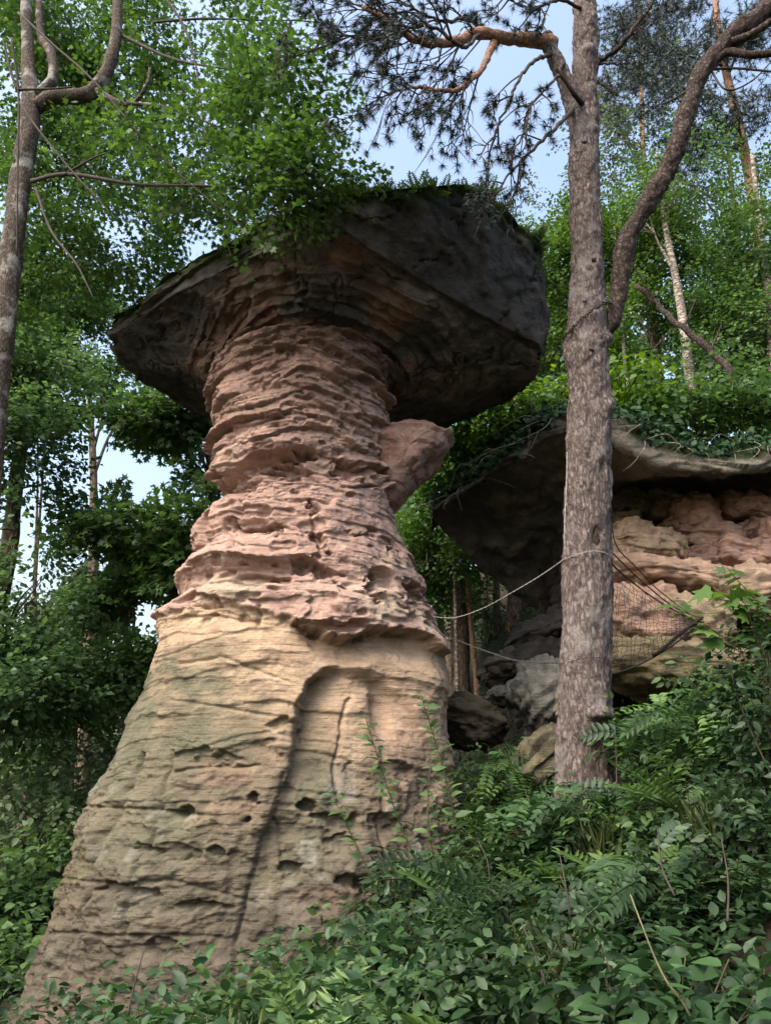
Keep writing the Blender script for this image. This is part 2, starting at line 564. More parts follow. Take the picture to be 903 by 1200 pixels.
n_lo = fbm(base * np.array([0.55, 0.55, 0.5]), 4, 21)
n_mid = fbm(base * np.array([1.6, 1.6, 2.0]), 4, 31)
n_hi = fbm(base * np.array([6, 6, 9.0]), 4, 41)
ridge = 1 - 2 * np.abs(fbm(base * np.array([3.2, 3.2, 4.5]) + 9, 4, 45))
chip = np.floor(3.0 * fbm(base * np.array([4.5, 4.5, 6.5]) + 0.3 * n_hi[:, None], 3, 47)) / 3.0
chip2 = np.floor(3.0 * fbm(base * np.array([11, 11, 17]) + 0.3 * n_hi[:, None], 2, 49)) / 3.0
zw = z_ + 0.13 * n_lo + 0.06 * n_mid + 0.05 * (x_ + 1) + 0.30 * sstep(560, 440, PY) * (np.sqrt((x_ + 0.9) ** 2 + 0.2) - 0.45)
pw = PY + 10 * n_mid                        # pixel height, slightly warped

w_neck = sstep(610, 560, PY)                # thick dark beds under the cap
w_mid = sstep(560, 610, PY) * sstep(745, 715, PY)
w_low = sstep(700, 745, PY)
w_bot = sstep(860, 960, PY)

d = 0.07 * n_lo + 0.04 * n_mid
d += w_neck * (0.19 * (layers(base, zw, 1.6, 51, 1.5) - 0.3) + 0.13 * (layers(base, zw + 0.015 * n_hi, 3.4, 61, 1.2) - 0.3) + 0.05 * (layers(base, zw + 0.01 * n_hi, 8.0, 65, 1.6) - 0.3) + 0.010 * n_hi + 0.03 * chip + 0.02 * chip2)
d += w_mid * (0.065 * (layers(base, zw, 2.5, 71, 0.9) - 0.3) + 0.045 * (layers(base, zw, 6.0, 81, 1.4) - 0.3) + 0.012 * n_hi + 0.028 * chip + 0.010 * chip2)
d += w_low * (0.03 * (layers(base, zw, 2.2, 91, 0.8) - 0.3) + 0.020 * chip * (0.4 + w_bot) + 0.006 * chip2 + 0.018 * (layers(base, zw + 0.02 * n_hi, 11.0, 101, 1.0) - 0.3) + 0.012 * n_hi)
d += w_bot * (0.028 * (layers(base, zw + 0.08 * n_mid, 1.7, 111, 1.9) - 0.3) + 0.035 * n_mid + 0.010 * n_hi + 0.012 * ridge + 0.008 * chip2)

# wind-worn pockets in the pink middle, stretched along the bedding
pk = noise(np.stack([x_ * 2.6, y_ * 2.6, zw * 4.6], 1), 121)
d -= w_mid * 0.13 * sstep(0.40, 0.64, pk)
pk2 = noise(np.stack([x_ * 6.5, y_ * 6.5, zw * 12], 1), 127)
d -= (w_mid * 0.06 + w_neck * 0.05 + w_bot * 0.012) * sstep(0.35, 0.6, pk2)
# vertical rilling of the lower face
ril = noise(np.stack([x_ * 13, y_ * 13, z_ * 2.0 + n_mid], 1), 131)
d += w_bot * 0.018 * ril


def poly_y(pts, q):
    p = np.array(sorted(pts))
    return np.interp(q, p[:, 0], p[:, 1])


# the ledge where pink rock overhangs the yellow sandstone
led = poly_y([(150, 735), (178, 724), (200, 712), (250, 706), (300, 712), (345, 724), (380, 738), (405, 744), (435, 740),
              (470, 738), (500, 748), (520, 766), (560, 790)], PX)
dl = PY - (led + 9 * n_mid + 5 * n_hi)
hollow = sstep(335, 372, PX) * sstep(522, 470, PX)
d += front * (0.05 + 0.10 * hollow) * sstep(-55, -6, dl) * sstep(6, -2, dl)
d -= front * (0.05 + 0.20 * hollow) * sstep(-2, 7, dl) * sstep(48, 8, dl)
# left shoulder knob below the ledge
d += front * 0.10 * np.exp(-(((PX - 190) / 17) ** 2 + ((PY - 733) / 17) ** 2))

# the tall arched recess right of the middle and its left edge running to the foot
xe = np.interp(PY, [775, 782, 800, 830, 870, 905, 945, 985, 1025, 1070, 1110, 1200], [400, 374, 354, 346, 345, 338, 319, 304, 291, 281, 272, 262])
xe = xe + 5 * n_mid + 2 * n_hi
topc = poly_y([(340, 800), (372, 780), (400, 776), (440, 788), (470, 812), (490, 850), (520, 900)], PX) + 4 * n_mid
inside = sstep(-1, 9, PX - xe) * sstep(-2, 14, PY - topc)
d -= front * inside * (0.07 + 0.27 * np.exp(-np.maximum(PX - xe - 4, 0) / 50.0) * (0.10 + 0.90 * sstep(940, 840, PY))) * sstep(1100, 960, PY)
d += front * 0.05 * np.exp(-((PX - xe + 12) / 12) ** 2) * sstep(800, 850, PY) * sstep(1000, 900, PY)   # rounded lip of the recess
d -= front * 0.05 * np.exp(-((PX - xe - 3) / 2.4) ** 2) * sstep(880, 960, PY)
# pilaster and bulges at the right
d += front * 0.15 * np.exp(-(((PX - 500) / 26) ** 2 + ((PY - 800) / 36) ** 2))
d -= front * 0.14 * np.exp(-(((PX - 452 - 0.05 * (PY - 830)) / 11) ** 2 + ((PY - 832) / 38) ** 2))
d += front * 0.04 * np.exp(-(((PX - 500) / 18) ** 2 + ((PY - 752) / 12) ** 2))
# protruding ledge blocks in the pink rock
for (ax, ay, sx, sy, am) in [(410, 700, 42, 16, 0.16), (300, 690, 70, 12, 0.08), (375, 575, 60, 14, 0.10), (305, 655, 60, 10, 0.07),
                             (250, 640, 30, 40, 0.05), (450, 560, 30, 20, 0.14), (340, 520, 70, 12, 0.10), (300, 600, 34, 18, 0.05)]:
    d += front * am * np.exp(-(((PX - ax) / sx) ** 2 + ((PY - ay) / sy) ** 2) ** 1.5)
# separate hollows and holes seen in the photograph
holes = [(437, 686, 12, 19, 0.28), (362, 668, 20, 11, 0.20), (480, 700, 10, 16, 0.16), (365, 596, 8, 7, 0.14), (420, 555, 34, 9, 0.22),
         (330, 552, 22, 7, 0.16), (355, 538, 18, 6, 0.16), (270, 566, 20, 14, 0.16), (305, 619, 30, 5, 0.12), (373, 632, 12, 6, 0.14),
         (423, 626, 6, 7, 0.12), (455, 640, 5, 10, 0.12), (390, 735, 40, 8, 0.20), (290, 930, 9, 6, 0.28), (283, 956, 6, 4, 0.2),
         (363, 946, 9, 8, 0.28), (342, 1018, 18, 7, 0.22), (258, 1000, 10, 6, 0.2), (240, 888, 36, 7, 0.14), (212, 948, 16, 7, 0.2),
         (400, 960, 26, 8, 0.16), (395, 985, 12, 14, 0.14), (412, 1035, 12, 8, 0.2), (175, 995, 14, 5, 0.16), (210, 1000, 26, 10, 0.12),
         (320, 845, 16, 10, 0.12), (150, 1042, 36, 6, 0.18), (240, 1062, 30, 5, 0.16), (192, 1110, 20, 12, 0.18), (305, 870, 14, 8, 0.10),
         (470, 905, 12, 14, 0.14), (455, 965, 16, 10, 0.14), (410, 900, 10, 10, 0.08), (500, 930, 10, 12, 0.1)]
for (ax, ay, sx, sy, am) in holes:
    q = ((PX - ax + 14 * n_hi + 9 * n_mid + 8 * chip) / sx) ** 2 + ((PY - ay + 7 * n_hi + 3 * n_mid + 5 * chip) / sy) ** 2
    d -= front * am * np.where(PY < 860, 0.8, 0.45) * np.where(PY > ay, sstep(1.6, 0.2, q), sstep(1.3, 0.75, q))


def crack(pts, w, depth):
    """a narrow furrow along a polyline given in photograph pixels"""
    global d
    best = np.full(len(PX), 1e9)
    jx, jy = PX + 6 * n_mid + 3 * n_hi, PY + 4 * n_mid
    for (a, b), (c, e) in zip(pts[:-1], pts[1:]):
        vx, vy = c - a, e - b
        t = np.clip(((jx - a) * vx + (jy - b) * vy) / (vx * vx + vy * vy), 0, 1)
        best = np.minimum(best, np.hypot(jx - a - t * vx, jy - b - t * vy))
    d -= front * depth * np.exp(-(best / w) ** 2)


crack([(160, 880), (135, 950), (118, 1010), (105, 1060), (92, 1120)], 2.6, 0.09)
crack([(108, 940), (60, 1050)], 2.4, 0.05)
crack([(62, 948), (150, 945), (205, 952), (260, 958)], 2.0, 0.035)
crack([(60, 1095), (170, 1098), (260, 1100)], 2.2, 0.035)
crack([(80, 1030), (150, 1040), (200, 1030), (300, 1060)], 2.0, 0.03)
crack([(416, 818), (405, 850), (392, 900), (398, 940)], 2.2, 0.05)
crack([(285, 560), (278, 600), (276, 650)], 2.2, 0.06)
crack([(366, 590), (372, 640), (370, 680)], 2.2, 0.05)
crack([(330, 905), (322, 960), (330, 1010)], 2.0, 0.04)
crack([(455, 880), (448, 960), (452, 1030)], 2.2, 0.05)
crack([(200, 880), (185, 960), (160, 1050), (150, 1110)], 2.2, 0.05)
crack([(303, 710), (300, 735)], 2.5, 0.06)
crack([(200, 820), (330, 838)], 2.0, 0.03)
crack([(215, 780), (260, 770), (340, 800)], 2.0, 0.03)
crack([(205, 905), (300, 895)], 2.2, 0.05)

# keep the drawn outline: take the mean relief of each height out again
dm = d.reshape(NZ, NT)[:, :NTf].mean(1)
kern = np.ones(41) / 41
dm = np.convolve(np.pad(dm, 20, mode='edge'), kern, mode='valid')
d = d - np.repeat(dm, NT)
pos = base + nrm * d[:, None]
pos[:, 2] += 0.02 * n_hi * (w_neck + w_mid)

# colours of the beds, darker and redder up towards the cap
n_c = fbm(base * np.array([1.1, 1.1, 2.2]) + 40, 5, 141)
n_c2 = fbm(base * np.array([2.6, 2.6, 3.0]) + 80, 5, 151)
pink = np.array([0.37, 0.255, 0.217])
paler = np.array([0.40, 0.305, 0.255])
yellow = np.array([0.40, 0.298, 0.213])
brown = np.array([0.125, 0.107, 0.082])
redd = np.array([0.15, 0.098, 0.081])
algae = np.array([0.118, 0.118, 0.083])


def mixc(a, b, w):
    w = np.clip(w, 0, 1)[:, None]
    return a * (1 - w) + b * w


colr = np.tile(pink, (len(base), 1))
colr = mixc(colr, paler, sstep(0.0, 0.6, n_c) * 0.8)
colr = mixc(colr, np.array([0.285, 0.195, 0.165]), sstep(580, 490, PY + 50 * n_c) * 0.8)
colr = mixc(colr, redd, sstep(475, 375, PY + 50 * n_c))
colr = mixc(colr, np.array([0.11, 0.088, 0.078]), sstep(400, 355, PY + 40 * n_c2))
colr = mixc(colr, np.array([0.40, 0.37, 0.27]), 0.55 * np.exp(-((PY - led + 20) / 14) ** 2) * sstep(-0.3, 0.3, n_c2))
colr = mixc(colr, yellow, sstep(-4, 12, dl))
colr = mixc(colr, np.array([0.43, 0.305, 0.225]), sstep(420, 480, PX) * sstep(780, 840, PY) * 0.7)
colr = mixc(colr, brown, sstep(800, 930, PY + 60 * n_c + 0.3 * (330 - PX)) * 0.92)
# grey-green algal film left of the recess, the same dark tone inside it
alg = np.exp(-(((PX - 225) / 75) ** 2 + ((PY - 835) / 55) ** 2)) * 1.3 + np.exp(-(((PX - 165) / 50) ** 2 + ((PY - 920) / 70) ** 2))
alg += 0.9 * np.exp(-(((PX - 235) / 60) ** 2 + ((PY - 800) / 40) ** 2)) * sstep(-0.2, 0.2, n_c)
alg += 0.9 * np.exp(-(((PX - 365) / 22) ** 2 + ((PY - 900) / 80) ** 2)) + 0.5 * sstep(860, 1000, PY) * sstep(480, 380, PX)
colr = mixc(colr, algae, np.clip(1.3 * alg, 0, 1.0) * np.clip(0.5 + 0.5 * sstep(-0.4, 0.2, n_c2), 0, 1) * 0.95)
colr = mixc(colr, np.array([0.30, 0.165, 0.125]), sstep(1070, 1140, PY) * sstep(0.1, 0.5, n_c) * 0.6)
colr = mixc(colr, np.array([0.10, 0.095, 0.03]), sstep(0.12, 0.5, n_c2) * sstep(150, 100, PX + 0.12 * (PY - 1000)) * sstep(940, 1000, PY) * 0.8)
colr = mixc(colr, np.array([0.26, 0.26, 0.235]), sstep(0.35, 0.6, n_c2) * w_bot * 0.5)
colr = mixc(colr, np.array([0.15, 0.115, 0.085]), w_bot * sstep(0.15, 0.55, fbm(base * np.array([1.7, 1.7, 3.4]) + 120, 5, 161)) * 0.75)
colr = mixc(colr, np.array([0.33, 0.215, 0.16]), w_low * sstep(0.2, 0.6, fbm(base * np.array([1.3, 1.3, 4.5]) + 150, 5, 163)) * 0.35 * np.clip(1 - alg, 0, 1))
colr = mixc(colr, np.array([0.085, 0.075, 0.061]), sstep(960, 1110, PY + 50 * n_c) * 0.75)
colr = np.clip(colr * (1 + 0.16 * n_hi[:, None]), 0.01, 0.8)

rock = thing('mushroom_rock', (-1.2, YA, 0), 'tall layered sandstone pillar carrying a broad dark overhanging capstone', 'rock formation')
org = np.array([-1.2, YA, 0])
ft = grid_faces(NT, NZ, True)
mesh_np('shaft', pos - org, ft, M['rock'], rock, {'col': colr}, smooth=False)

# ------------------------------------------------------------------ mushroom rock: capstone
# rim control points going round: (bottom px, py), (top px, py), depth
rim = [((127, 393), (131, 368), 10.3), ((160, 375), (155, 357), 9.75), ((205, 345), (195, 326), 9.1), ((262, 315), (250, 292), 8.3), ((325, 288), (312, 257), 7.7),
       ((372, 266), (362, 246), 7.3), ((405, 276), (402, 232), 7.15), ((440, 296), (440, 224), 7.2), ((500, 334), (497, 217), 7.4), ((560, 368), (545, 214), 7.8),
       ((612, 396), (590, 243), 8.5), ((630, 404), (630, 279), 9.0), ((633, 426), (640, 335), 9.7), ((622, 452), (632, 395), 10.4),
       ((604, 470), (612, 425), 11.1), ((556, 487), (566, 445), 11.8), ((500, 506), (505, 445), 12.4), ((440, 500), (440, 430), 12.9), ((370, 500), (370, 430), 13.0),
       ((300, 500), (300, 440), 12.7), ((236, 491), (240, 430), 12.1), ((205, 474), (210, 420), 11.7), ((162, 447), (165, 400), 11.1), ((138, 418), (142, 385), 10.6)]
BACK = {6: 0.35, 7: 0.6, 8: 0.95, 9: 1.0, 10: 0.75, 11: 0.4}      # the right front facet leans out over its foot
Bc = np.array([at(*b, Y + BACK.get(i, 0)) for i, (b, t, Y) in enumerate(rim)])
Tc = np.array([at(*t, Y) for b, t, Y in rim])
NA = 520


def closed(pts, n, k=0):
    p = np.asarray(pts)
    m_ = len(p)
    q = np.linspace(0, m_, n, endpoint=False)
    i = np.floor(q).astype(int)
    t = (q - i)[:, None]
    return p[i % m_] * (1 - t) + p[(i + 1) % m_] * t


Bq, Tq = closed(Bc, NA), closed(Tc, NA)
ctr = np.array([-1.0, YA + 0.2, 0])
rows, kinds = [], []
n_under, n_rim, n_top = 150, 46, 40
neckr = 0.8
for s in np.linspace(0, 1, n_under, endpoint=False):
    inner = ctr[None] + (Bq - ctr) * np.array([neckr / 3.2, neckr / 3.2, 0])[None]
    inner[:, 2] = 7.0
    p = inner * (1 - s) + Bq * s
    p[:, 2] = 7.0 + (Bq[:, 2] - 7.0) * (s ** 0.9)
    rows.append(p); kinds.append(np.full(NA, 0.0) + s * 0.99)
for s in np.linspace(0, 1, n_rim, endpoint=False):
    p = Bq * (1 - s) + Tq * s
    out_ = (p - ctr) * np.array([1, 1, 0]); out_ /= np.linalg.norm(out_, axis=1)[:, None]
    p = p + out_ * 0.02 * math.sin(s * math.pi)
    rows.append(p); kinds.append(np.full(NA, 1.0 + s * 0.99))
topz = Tq[:, 2].max() + 0.1
for s in np.linspace(0, 1, n_top):
    p = Tq * (1 - s) + np.array([ctr[0], ctr[1] + 0.3, topz])[None] * s
    p[:, 2] = Tq[:, 2] + (topz - Tq[:, 2]) * (s ** 0.8)
    rows.append(p); kinds.append(np.full(NA, 2.0 + s))
cp = np.concatenate(rows)
ck = np.concatenate(kinds)
NR = len(rows)
# normals of the smooth shape, then displacement along them
G = cp.reshape(NR, NA, 3)
du = np.roll(G, -1, 1) - np.roll(G, 1, 1)
dv = np.gradient(G, axis=0)
cn = np.cross(du, dv).reshape(-1, 3)
cn /= np.linalg.norm(cn, axis=1)[:, None] + 1e-9
a_lo = fbm(cp * 0.7, 4, 201)
a_mid = fbm(cp * 2.2, 4, 211)
a_hi = fbm(cp * 7, 4, 221)
under = ck < 1
rimm = (ck >= 1) & (ck < 2)
cq, cr_ = px_of(cp)
dd = 0.05 * a_lo + 0.028 * a_mid + 0.014 * a_hi
# plates that have scaled off the underside leave stepped edges
stepn = fbm(cp * np.array([0.9, 0.9, 0.9]) + 5, 3, 231)
chp = np.floor(3 * fbm(cp * np.array([3.6, 3.6, 3.6]) + 0.25 * a_hi[:, None], 3, 233)) / 3
crk = np.abs(fbm(cp * 1.3 + 0.2 * a_mid[:, None] + 33, 4, 235))
dd += under * (0.11 * np.floor(stepn * 2.6) / 2.6 + 0.03 * np.floor(a_mid * 2.0) / 2.0) + 0.022 * chp - 0.06 * np.exp(-(crk / 0.02) ** 2)
near_neck = under * np.exp(-(np.hypot(cp[:, 0] + 1.0, cp[:, 1] - YA) / 1.95) ** 6)
dd += near_neck * 0.09 * (layers(cp + 3, cp[:, 2] * 2.2 + np.hypot(cp[:, 0] + 1.0, cp[:, 1] - YA) * 1.1 + 0.12 * a_mid, 2.6, 237, 1.4) - 0.3)
# bedding seams around the rim
seam = np.maximum(sstep(470, 400, cq), sstep(1.72, 1.86, ck))
dd += rimm * seam * 0.12 * (layers(cp, cp[:, 2] + 0.05 * a_mid, 4.6, 241, 0.8) - 0.3)
dd += rimm * (0.07 * np.floor(stepn * 2.6) / 2.6 + 0.02 * np.floor(a_mid * 2.5) / 2.5)
# break of slope running across the right-hand facet
best = np.abs((cr_ - 290) - (cq - 430) * (112 / 195.0)) * 0.87
dd -= under * 0.10 * np.exp(-(best / 10) ** 2) * sstep(420, 460, cq) * sstep(12.0, 9.5, cp[:, 1])
sgn = np.sign(((cp - np.array([ctr[0], ctr[1], 8.0])) * cn).sum(1).mean())
cpd = cp + cn * (dd * sgn)[:, None]
cc_ = np.tile(np.array([0.105, 0.102, 0.100]), (len(cp), 1))
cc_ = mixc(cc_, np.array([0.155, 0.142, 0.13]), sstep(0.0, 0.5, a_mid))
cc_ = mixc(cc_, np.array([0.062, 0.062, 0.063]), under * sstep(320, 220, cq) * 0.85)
cc_ = mixc(cc_, np.array([0.055, 0.054, 0.054]), np.maximum(rimm * 1.0, under * sstep(0, -20, (cr_ - 290) - (cq - 430) * (112 / 195.0))) * sstep(430, 480, cq) * 0.85)  # right front facet: shade of an overhanging face put into its colour
rn = fbm(cp * 1.1 + 60, 4, 251)
rnear = np.exp(-(((cq - 330) / 120) ** 2 + ((cr_ - 395) / 55) ** 2)) * 1.2 + np.exp(-(((cq - 395) / 45) ** 2 + ((cr_ - 300) / 30) ** 2)) * 0.9
rnear += np.exp(-(((cq - 470) / 30) ** 2 + ((cr_ - 410) / 55) ** 2)) * 1.1
rnear += np.exp(-(((cq - 575) / 40) ** 2 + ((cr_ - 410) / 16) ** 2)) * 0.9 + np.exp(-(((cq - 210) / 30) ** 2 + ((cr_ - 415) / 16) ** 2)) * 0.9
cc_ = mixc(cc_, np.array([0.30, 0.175, 0.135]), under * np.clip(rnear, 0, 1) * sstep(-0.25, 0.4, rn) * 0.95)
cc_ = mixc(cc_, np.array([0.25, 0.2, 0.17]), under * sstep(0.42, 0.6, rn) * 0.6)
cc_ = mixc(cc_, np.array([0.24, 0.22, 0.19]), rimm * sstep(470, 380, cq) * sstep(-0.2, 0.4, a_mid) * 0.8)
cc_ = mixc(cc_, np.array([0.03, 0.05, 0.014]), sstep(1.72, 1.95, ck + 0.12 * a_mid))
cc_ = mixc(cc_, np.array([0.04, 0.06, 0.018]), rimm * sstep(380, 330, cq) * sstep(1.25, 1.6, ck + 0.25 * a_mid) * 0.85)
cc_ = mixc(cc_, cc_ * 0.6, np.exp(-(crk / 0.02) ** 2))
cc_ = mixc(cc_, np.array([0.19, 0.145, 0.12]), near_neck * sstep(-0.2, 0.4, a_lo + a_mid) * 0.7)
cc_ = np.clip(cc_ * (1 + 0.25 * a_hi[:, None] + 0.14 * chp[:, None]), 0.01, 0.6)
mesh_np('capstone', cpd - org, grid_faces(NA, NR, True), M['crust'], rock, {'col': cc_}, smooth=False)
cap_top = cpd.reshape(NR, NA, 3)


def boulder(name, c, rad, rot, col, parent, origin, seed, mat='rock', strata=0.05, k=5.0, blocky=2.6, lump=0.12, nu=72, nv=44, col2=None):
    """a weathered block: superellipsoid with bedding ledges"""
    u = np.linspace(0, 2 * math.pi, nu, endpoint=False)
    v = np.linspace(-math.pi / 2, math.pi / 2, nv)
    U, V = np.meshgrid(u, v)
    dirs = np.stack([np.cos(V) * np.cos(U), np.cos(V) * np.sin(U), np.sin(V)], -1).reshape(-1, 3)
    e = blocky
    rr = (np.abs(dirs) ** e).sum(1) ** (-1 / e)
    p = dirs * rr[:, None] * np.asarray(rad)
    c = np.asarray(c, float)
    rt = np.array(Matrix.Rotation(rot[2], 3, 'Z') @ Matrix.Rotation(rot[1], 3, 'Y') @ Matrix.Rotation(rot[0], 3, 'X'))
    q = p + seed * 3.7
    m_ = min(rad)
    nlo, nmid, nhi = fbm(q * 0.9 / max(m_, 0.2), 4, seed), fbm(q * 3.0, 4, seed + 3), fbm(q * 9.0, 3, seed + 6)
    dd_ = lump * m_ * nlo * 1.5 + 0.06 * nmid * min(1, m_ * 2) + 0.015 * nhi
    dd_ += 0.22 * m_ * np.floor(3 * fbm(q * 1.3 / m_ + 0.2 * nhi[:, None], 3, seed + 12)) / 3 + 0.03 * np.floor(3 * fbm(q * 6, 2, seed + 14)) / 3
    dd_ += strata * (layers(q, p[:, 2] + 0.05 * nmid, k, seed + 9, 0.9) - 0.3)
    p = (p + dirs * dd_[:, None]) @ rt.T + c
    cl = np.tile(np.asarray(col, float), (len(p), 1))
    if col2 is not None:
        cl = mixc(cl, np.asarray(col2, float), sstep(-0.15, 0.5, nmid + 0.5 * nlo))
    cl = np.clip(cl * (1 + 0.2 * nhi[:, None]), 0.008, 0.8)
    ob = mesh_np(name, p - np.asarray(origin), grid_faces(nu, nv, True), M[mat], parent, {'col': cl}, smooth=True)
    return ob


def bpx(name, px, py, Y, hw, hh, depth, rot, col, parent, origin, seed, **kw):
    c = at(px, py, Y)
    s = math.hypot(c[1], c[2] - CAMZ) / F * (1.0 / math.hypot(1, (600 - py) / F))
    s = (c[1] * CP + (c[2] - CAMZ) * SP) / F
    return boulder(name, c, (hw * s, depth, hh * s), rot, col, parent, origin, seed, **kw)


def outline_block(name, pts, Y, depth, col, parent, origin, seed, mat='rock', nu=150, nv=70, strata=0.05, k=6.0, col2=None):
    """a block with a given outline (photograph pixels at depth Y), thick and rounded towards front and back"""
    w = np.array([at(a, b, Y) for a, b in pts])
    c = w.mean(0)
    ang = np.arctan2(w[:, 2] - c[2], w[:, 0] - c[0]); rd = np.hypot(w[:, 2] - c[2], w[:, 0] - c[0])
    o_ = np.argsort(ang); ang, rd = ang[o_], rd[o_]
    # straight sides between the outline points
    u = np.linspace(-math.pi, math.pi, nu, endpoint=False)
    A = np.concatenate([ang - 2 * math.pi, ang, ang + 2 * math.pi]); B = np.tile(rd, 3)
    i_ = np.searchsorted(A, u, side='right') - 1
    p1 = np.stack([np.cos(A[i_]) * B[i_], np.sin(A[i_]) * B[i_]], 1); p2 = np.stack([np.cos(A[i_ + 1]) * B[i_ + 1], np.sin(A[i_ + 1]) * B[i_ + 1]], 1)
    e = p2 - p1; dr = np.stack([np.cos(u), np.sin(u)], 1)
    r_ = (p1[:, 0] * e[:, 1] - p1[:, 1] * e[:, 0]) / (dr[:, 0] * e[:, 1] - dr[:, 1] * e[:, 0] + 1e-9)
    v = np.linspace(-math.pi / 2, math.pi / 2, nv)
    cv, sv_ = np.abs(np.cos(v)) ** 0.55, np.sign(np.sin(v)) * np.abs(np.sin(v)) ** 0.9
    p = np.stack([cv[:, None] * (r_ * dr[:, 0])[None], np.repeat((sv_ * depth)[:, None], nu, 1), cv[:, None] * (r_ * dr[:, 1])[None]], -1).reshape(-1, 3)
    nr = p / np.array([rd.mean(), depth, rd.mean()]); nr /= np.linalg.norm(nr, axis=1)[:, None] + 1e-9
    q = p + c
    nlo, nmid, nhi = fbm(q * 1.6, 4, seed), fbm(q * 3.5, 4, seed + 3), fbm(q * 10, 3, seed + 6)
    dd_ = 0.05 * nlo + 0.035 * nmid + 0.012 * nhi + 0.05 * np.floor(3 * fbm(q * 3 + 0.2 * nhi[:, None], 3, seed + 8)) / 3
    dd_ += strata * (layers(q, q[:, 2] + 0.05 * nmid + 0.15 * q[:, 0], k, seed + 9, 1.2) - 0.3)
    p = p + nr * dd_[:, None]
    cl = np.tile(np.asarray(col, float), (len(p), 1))
    if col2 is not None:
        cl = mixc(cl, np.asarray(col2, float), sstep(-0.2, 0.5, nmid + nlo))
    cl = np.clip(cl * (1 + 0.2 * nhi[:, None]), 0.008, 0.8)
    return mesh_np(name, p + c - np.asarray(origin), grid_faces(nu, nv, True), M[mat], parent, {'col': cl}, smooth=False)


outline_block('side_block', [(428, 512), (456, 502), (480, 500), (506, 505), (527, 514), (525, 529), (508, 545), (488, 566), (470, 590), (446, 602), (424, 560)], 9.45, 0.5, (0.285, 0.19, 0.16), rock, org, 301, strata=0.09, k=4.5, col2=(0.25, 0.155, 0.125))

# ------------------------------------------------------------------ rock shelter at the right
sh = thing('rock_shelter', (4.0, 12.0, 2.5), 'low dark rock overhang with pink boulders beneath it, behind the pine trunk', 'rock formation')
sho = np.array([4.0, 12.0, 2.5])
# columns: near lip N, far lower edge B, top edge T  (px, py, depth)
cols = [((506, 599, 12.4), (508, 606, 12.6), (508, 592, 12.5)), ((530, 586, 12.0), (528, 630, 13.1), (533, 570, 12.2)),
        ((560, 566, 11.6), (560, 663, 13.9), (562, 548, 11.8)), ((600, 541, 11.1), (598, 691, 14.4), (603, 522, 11.3)),
        ((640, 514, 10.8), (640, 716, 14.7), (640, 490, 11.0)), ((680, 505, 10.7), (680, 700, 14.5), (680, 474, 11.0)),
        ((720, 515, 10.7), (715, 625, 14.0), (720, 482, 11.0)), ((760, 540, 10.8), (760, 598, 13.8), (765, 506, 11.2)),
        ((830, 552, 10.9), (830, 590, 13.6), (830, 524, 11.3)), ((903, 549, 11.0), (903, 585, 13.6), (903, 518, 11.4)),
        ((1000, 542, 11.2), (1000, 580, 13.6), (1000, 508, 11.6)), ((1100, 530, 11.4), (1100, 575, 13.6), (1100, 495, 11.8))]
NU = 330
N3 = spline(np.array([at(*c[0]) for c in cols]), NU)
B3 = spline(np.array([at(*c[1]) for c in cols]), NU)
T3 = spline(np.array([at(*c[2]) for c in cols]), NU)
rows = []
kk = []
for s in np.linspace(0, 1, 70, endpoint=False):
    p = B3 * (1 - s) + N3 * s
    p[:, 2] += 0.25 * math.sin(s * math.pi)
    rows.append(p); kk.append(np.full(NU, s))
for s in np.linspace(0, 1, 26, endpoint=False):
    p = N3 * (1 - s) + T3 * s
    p[:, 1] -= 0.12 * math.sin(s * math.pi)
    rows.append(p); kk.append(np.full(NU, 1 + s))
for s in np.linspace(0, 1, 30):
    p = T3 + np.array([0.2, 4.2, 0.9])[None] * s
    rows.append(p); kk.append(np.full(NU, 2 + s))
sp_ = np.concatenate(rows); kk = np.concatenate(kk)
NRS = len(rows)
G = sp_.reshape(NRS, NU, 3)
sn = np.cross(np.gradient(G, axis=1), np.gradient(G, axis=0)).reshape(-1, 3)
sn /= np.linalg.norm(sn, axis=1)[:, None] + 1e-9
if sn[:NU * 60, 2].mean() > 0:
    sn = -sn
b_lo, b_mid, b_hi = fbm(sp_ * 0.7, 4, 401), fbm(sp_ * 2.1, 4, 411), fbm(sp_ * 7, 3, 421)
dq = 0.14 * b_lo + 0.08 * b_mid + 0.025 * b_hi + (kk < 1) * 0.10 * np.floor(fbm(sp_ * 0.8, 3, 431) * 3) / 3
dq += ((kk >= 1) & (kk < 2)) * 0.14 * (layers(sp_, sp_[:, 2] + 0.08 * b_mid, 4, 441, 0.9) - 0.3)
tape = np.repeat(sstep(0, 0.06, np.linspace(0, 1, NU))[None], NRS, 0).ravel()
spd = sp_ + sn * (dq * (0.3 + 0.7 * tape))[:, None]
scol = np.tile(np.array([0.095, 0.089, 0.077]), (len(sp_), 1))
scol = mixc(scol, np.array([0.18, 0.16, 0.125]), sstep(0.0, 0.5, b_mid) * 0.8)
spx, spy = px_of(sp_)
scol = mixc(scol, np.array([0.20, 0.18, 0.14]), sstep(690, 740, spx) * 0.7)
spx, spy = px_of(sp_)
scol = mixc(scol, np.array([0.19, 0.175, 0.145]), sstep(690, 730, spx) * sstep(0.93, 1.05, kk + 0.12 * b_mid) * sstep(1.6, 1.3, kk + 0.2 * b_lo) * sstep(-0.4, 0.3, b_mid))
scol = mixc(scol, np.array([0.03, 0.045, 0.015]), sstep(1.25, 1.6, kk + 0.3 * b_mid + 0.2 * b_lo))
mesh_np('roof_slab', spd - sho, grid_faces(NU, NRS), M['crust'], sh, {'col': scol}, smooth=True)
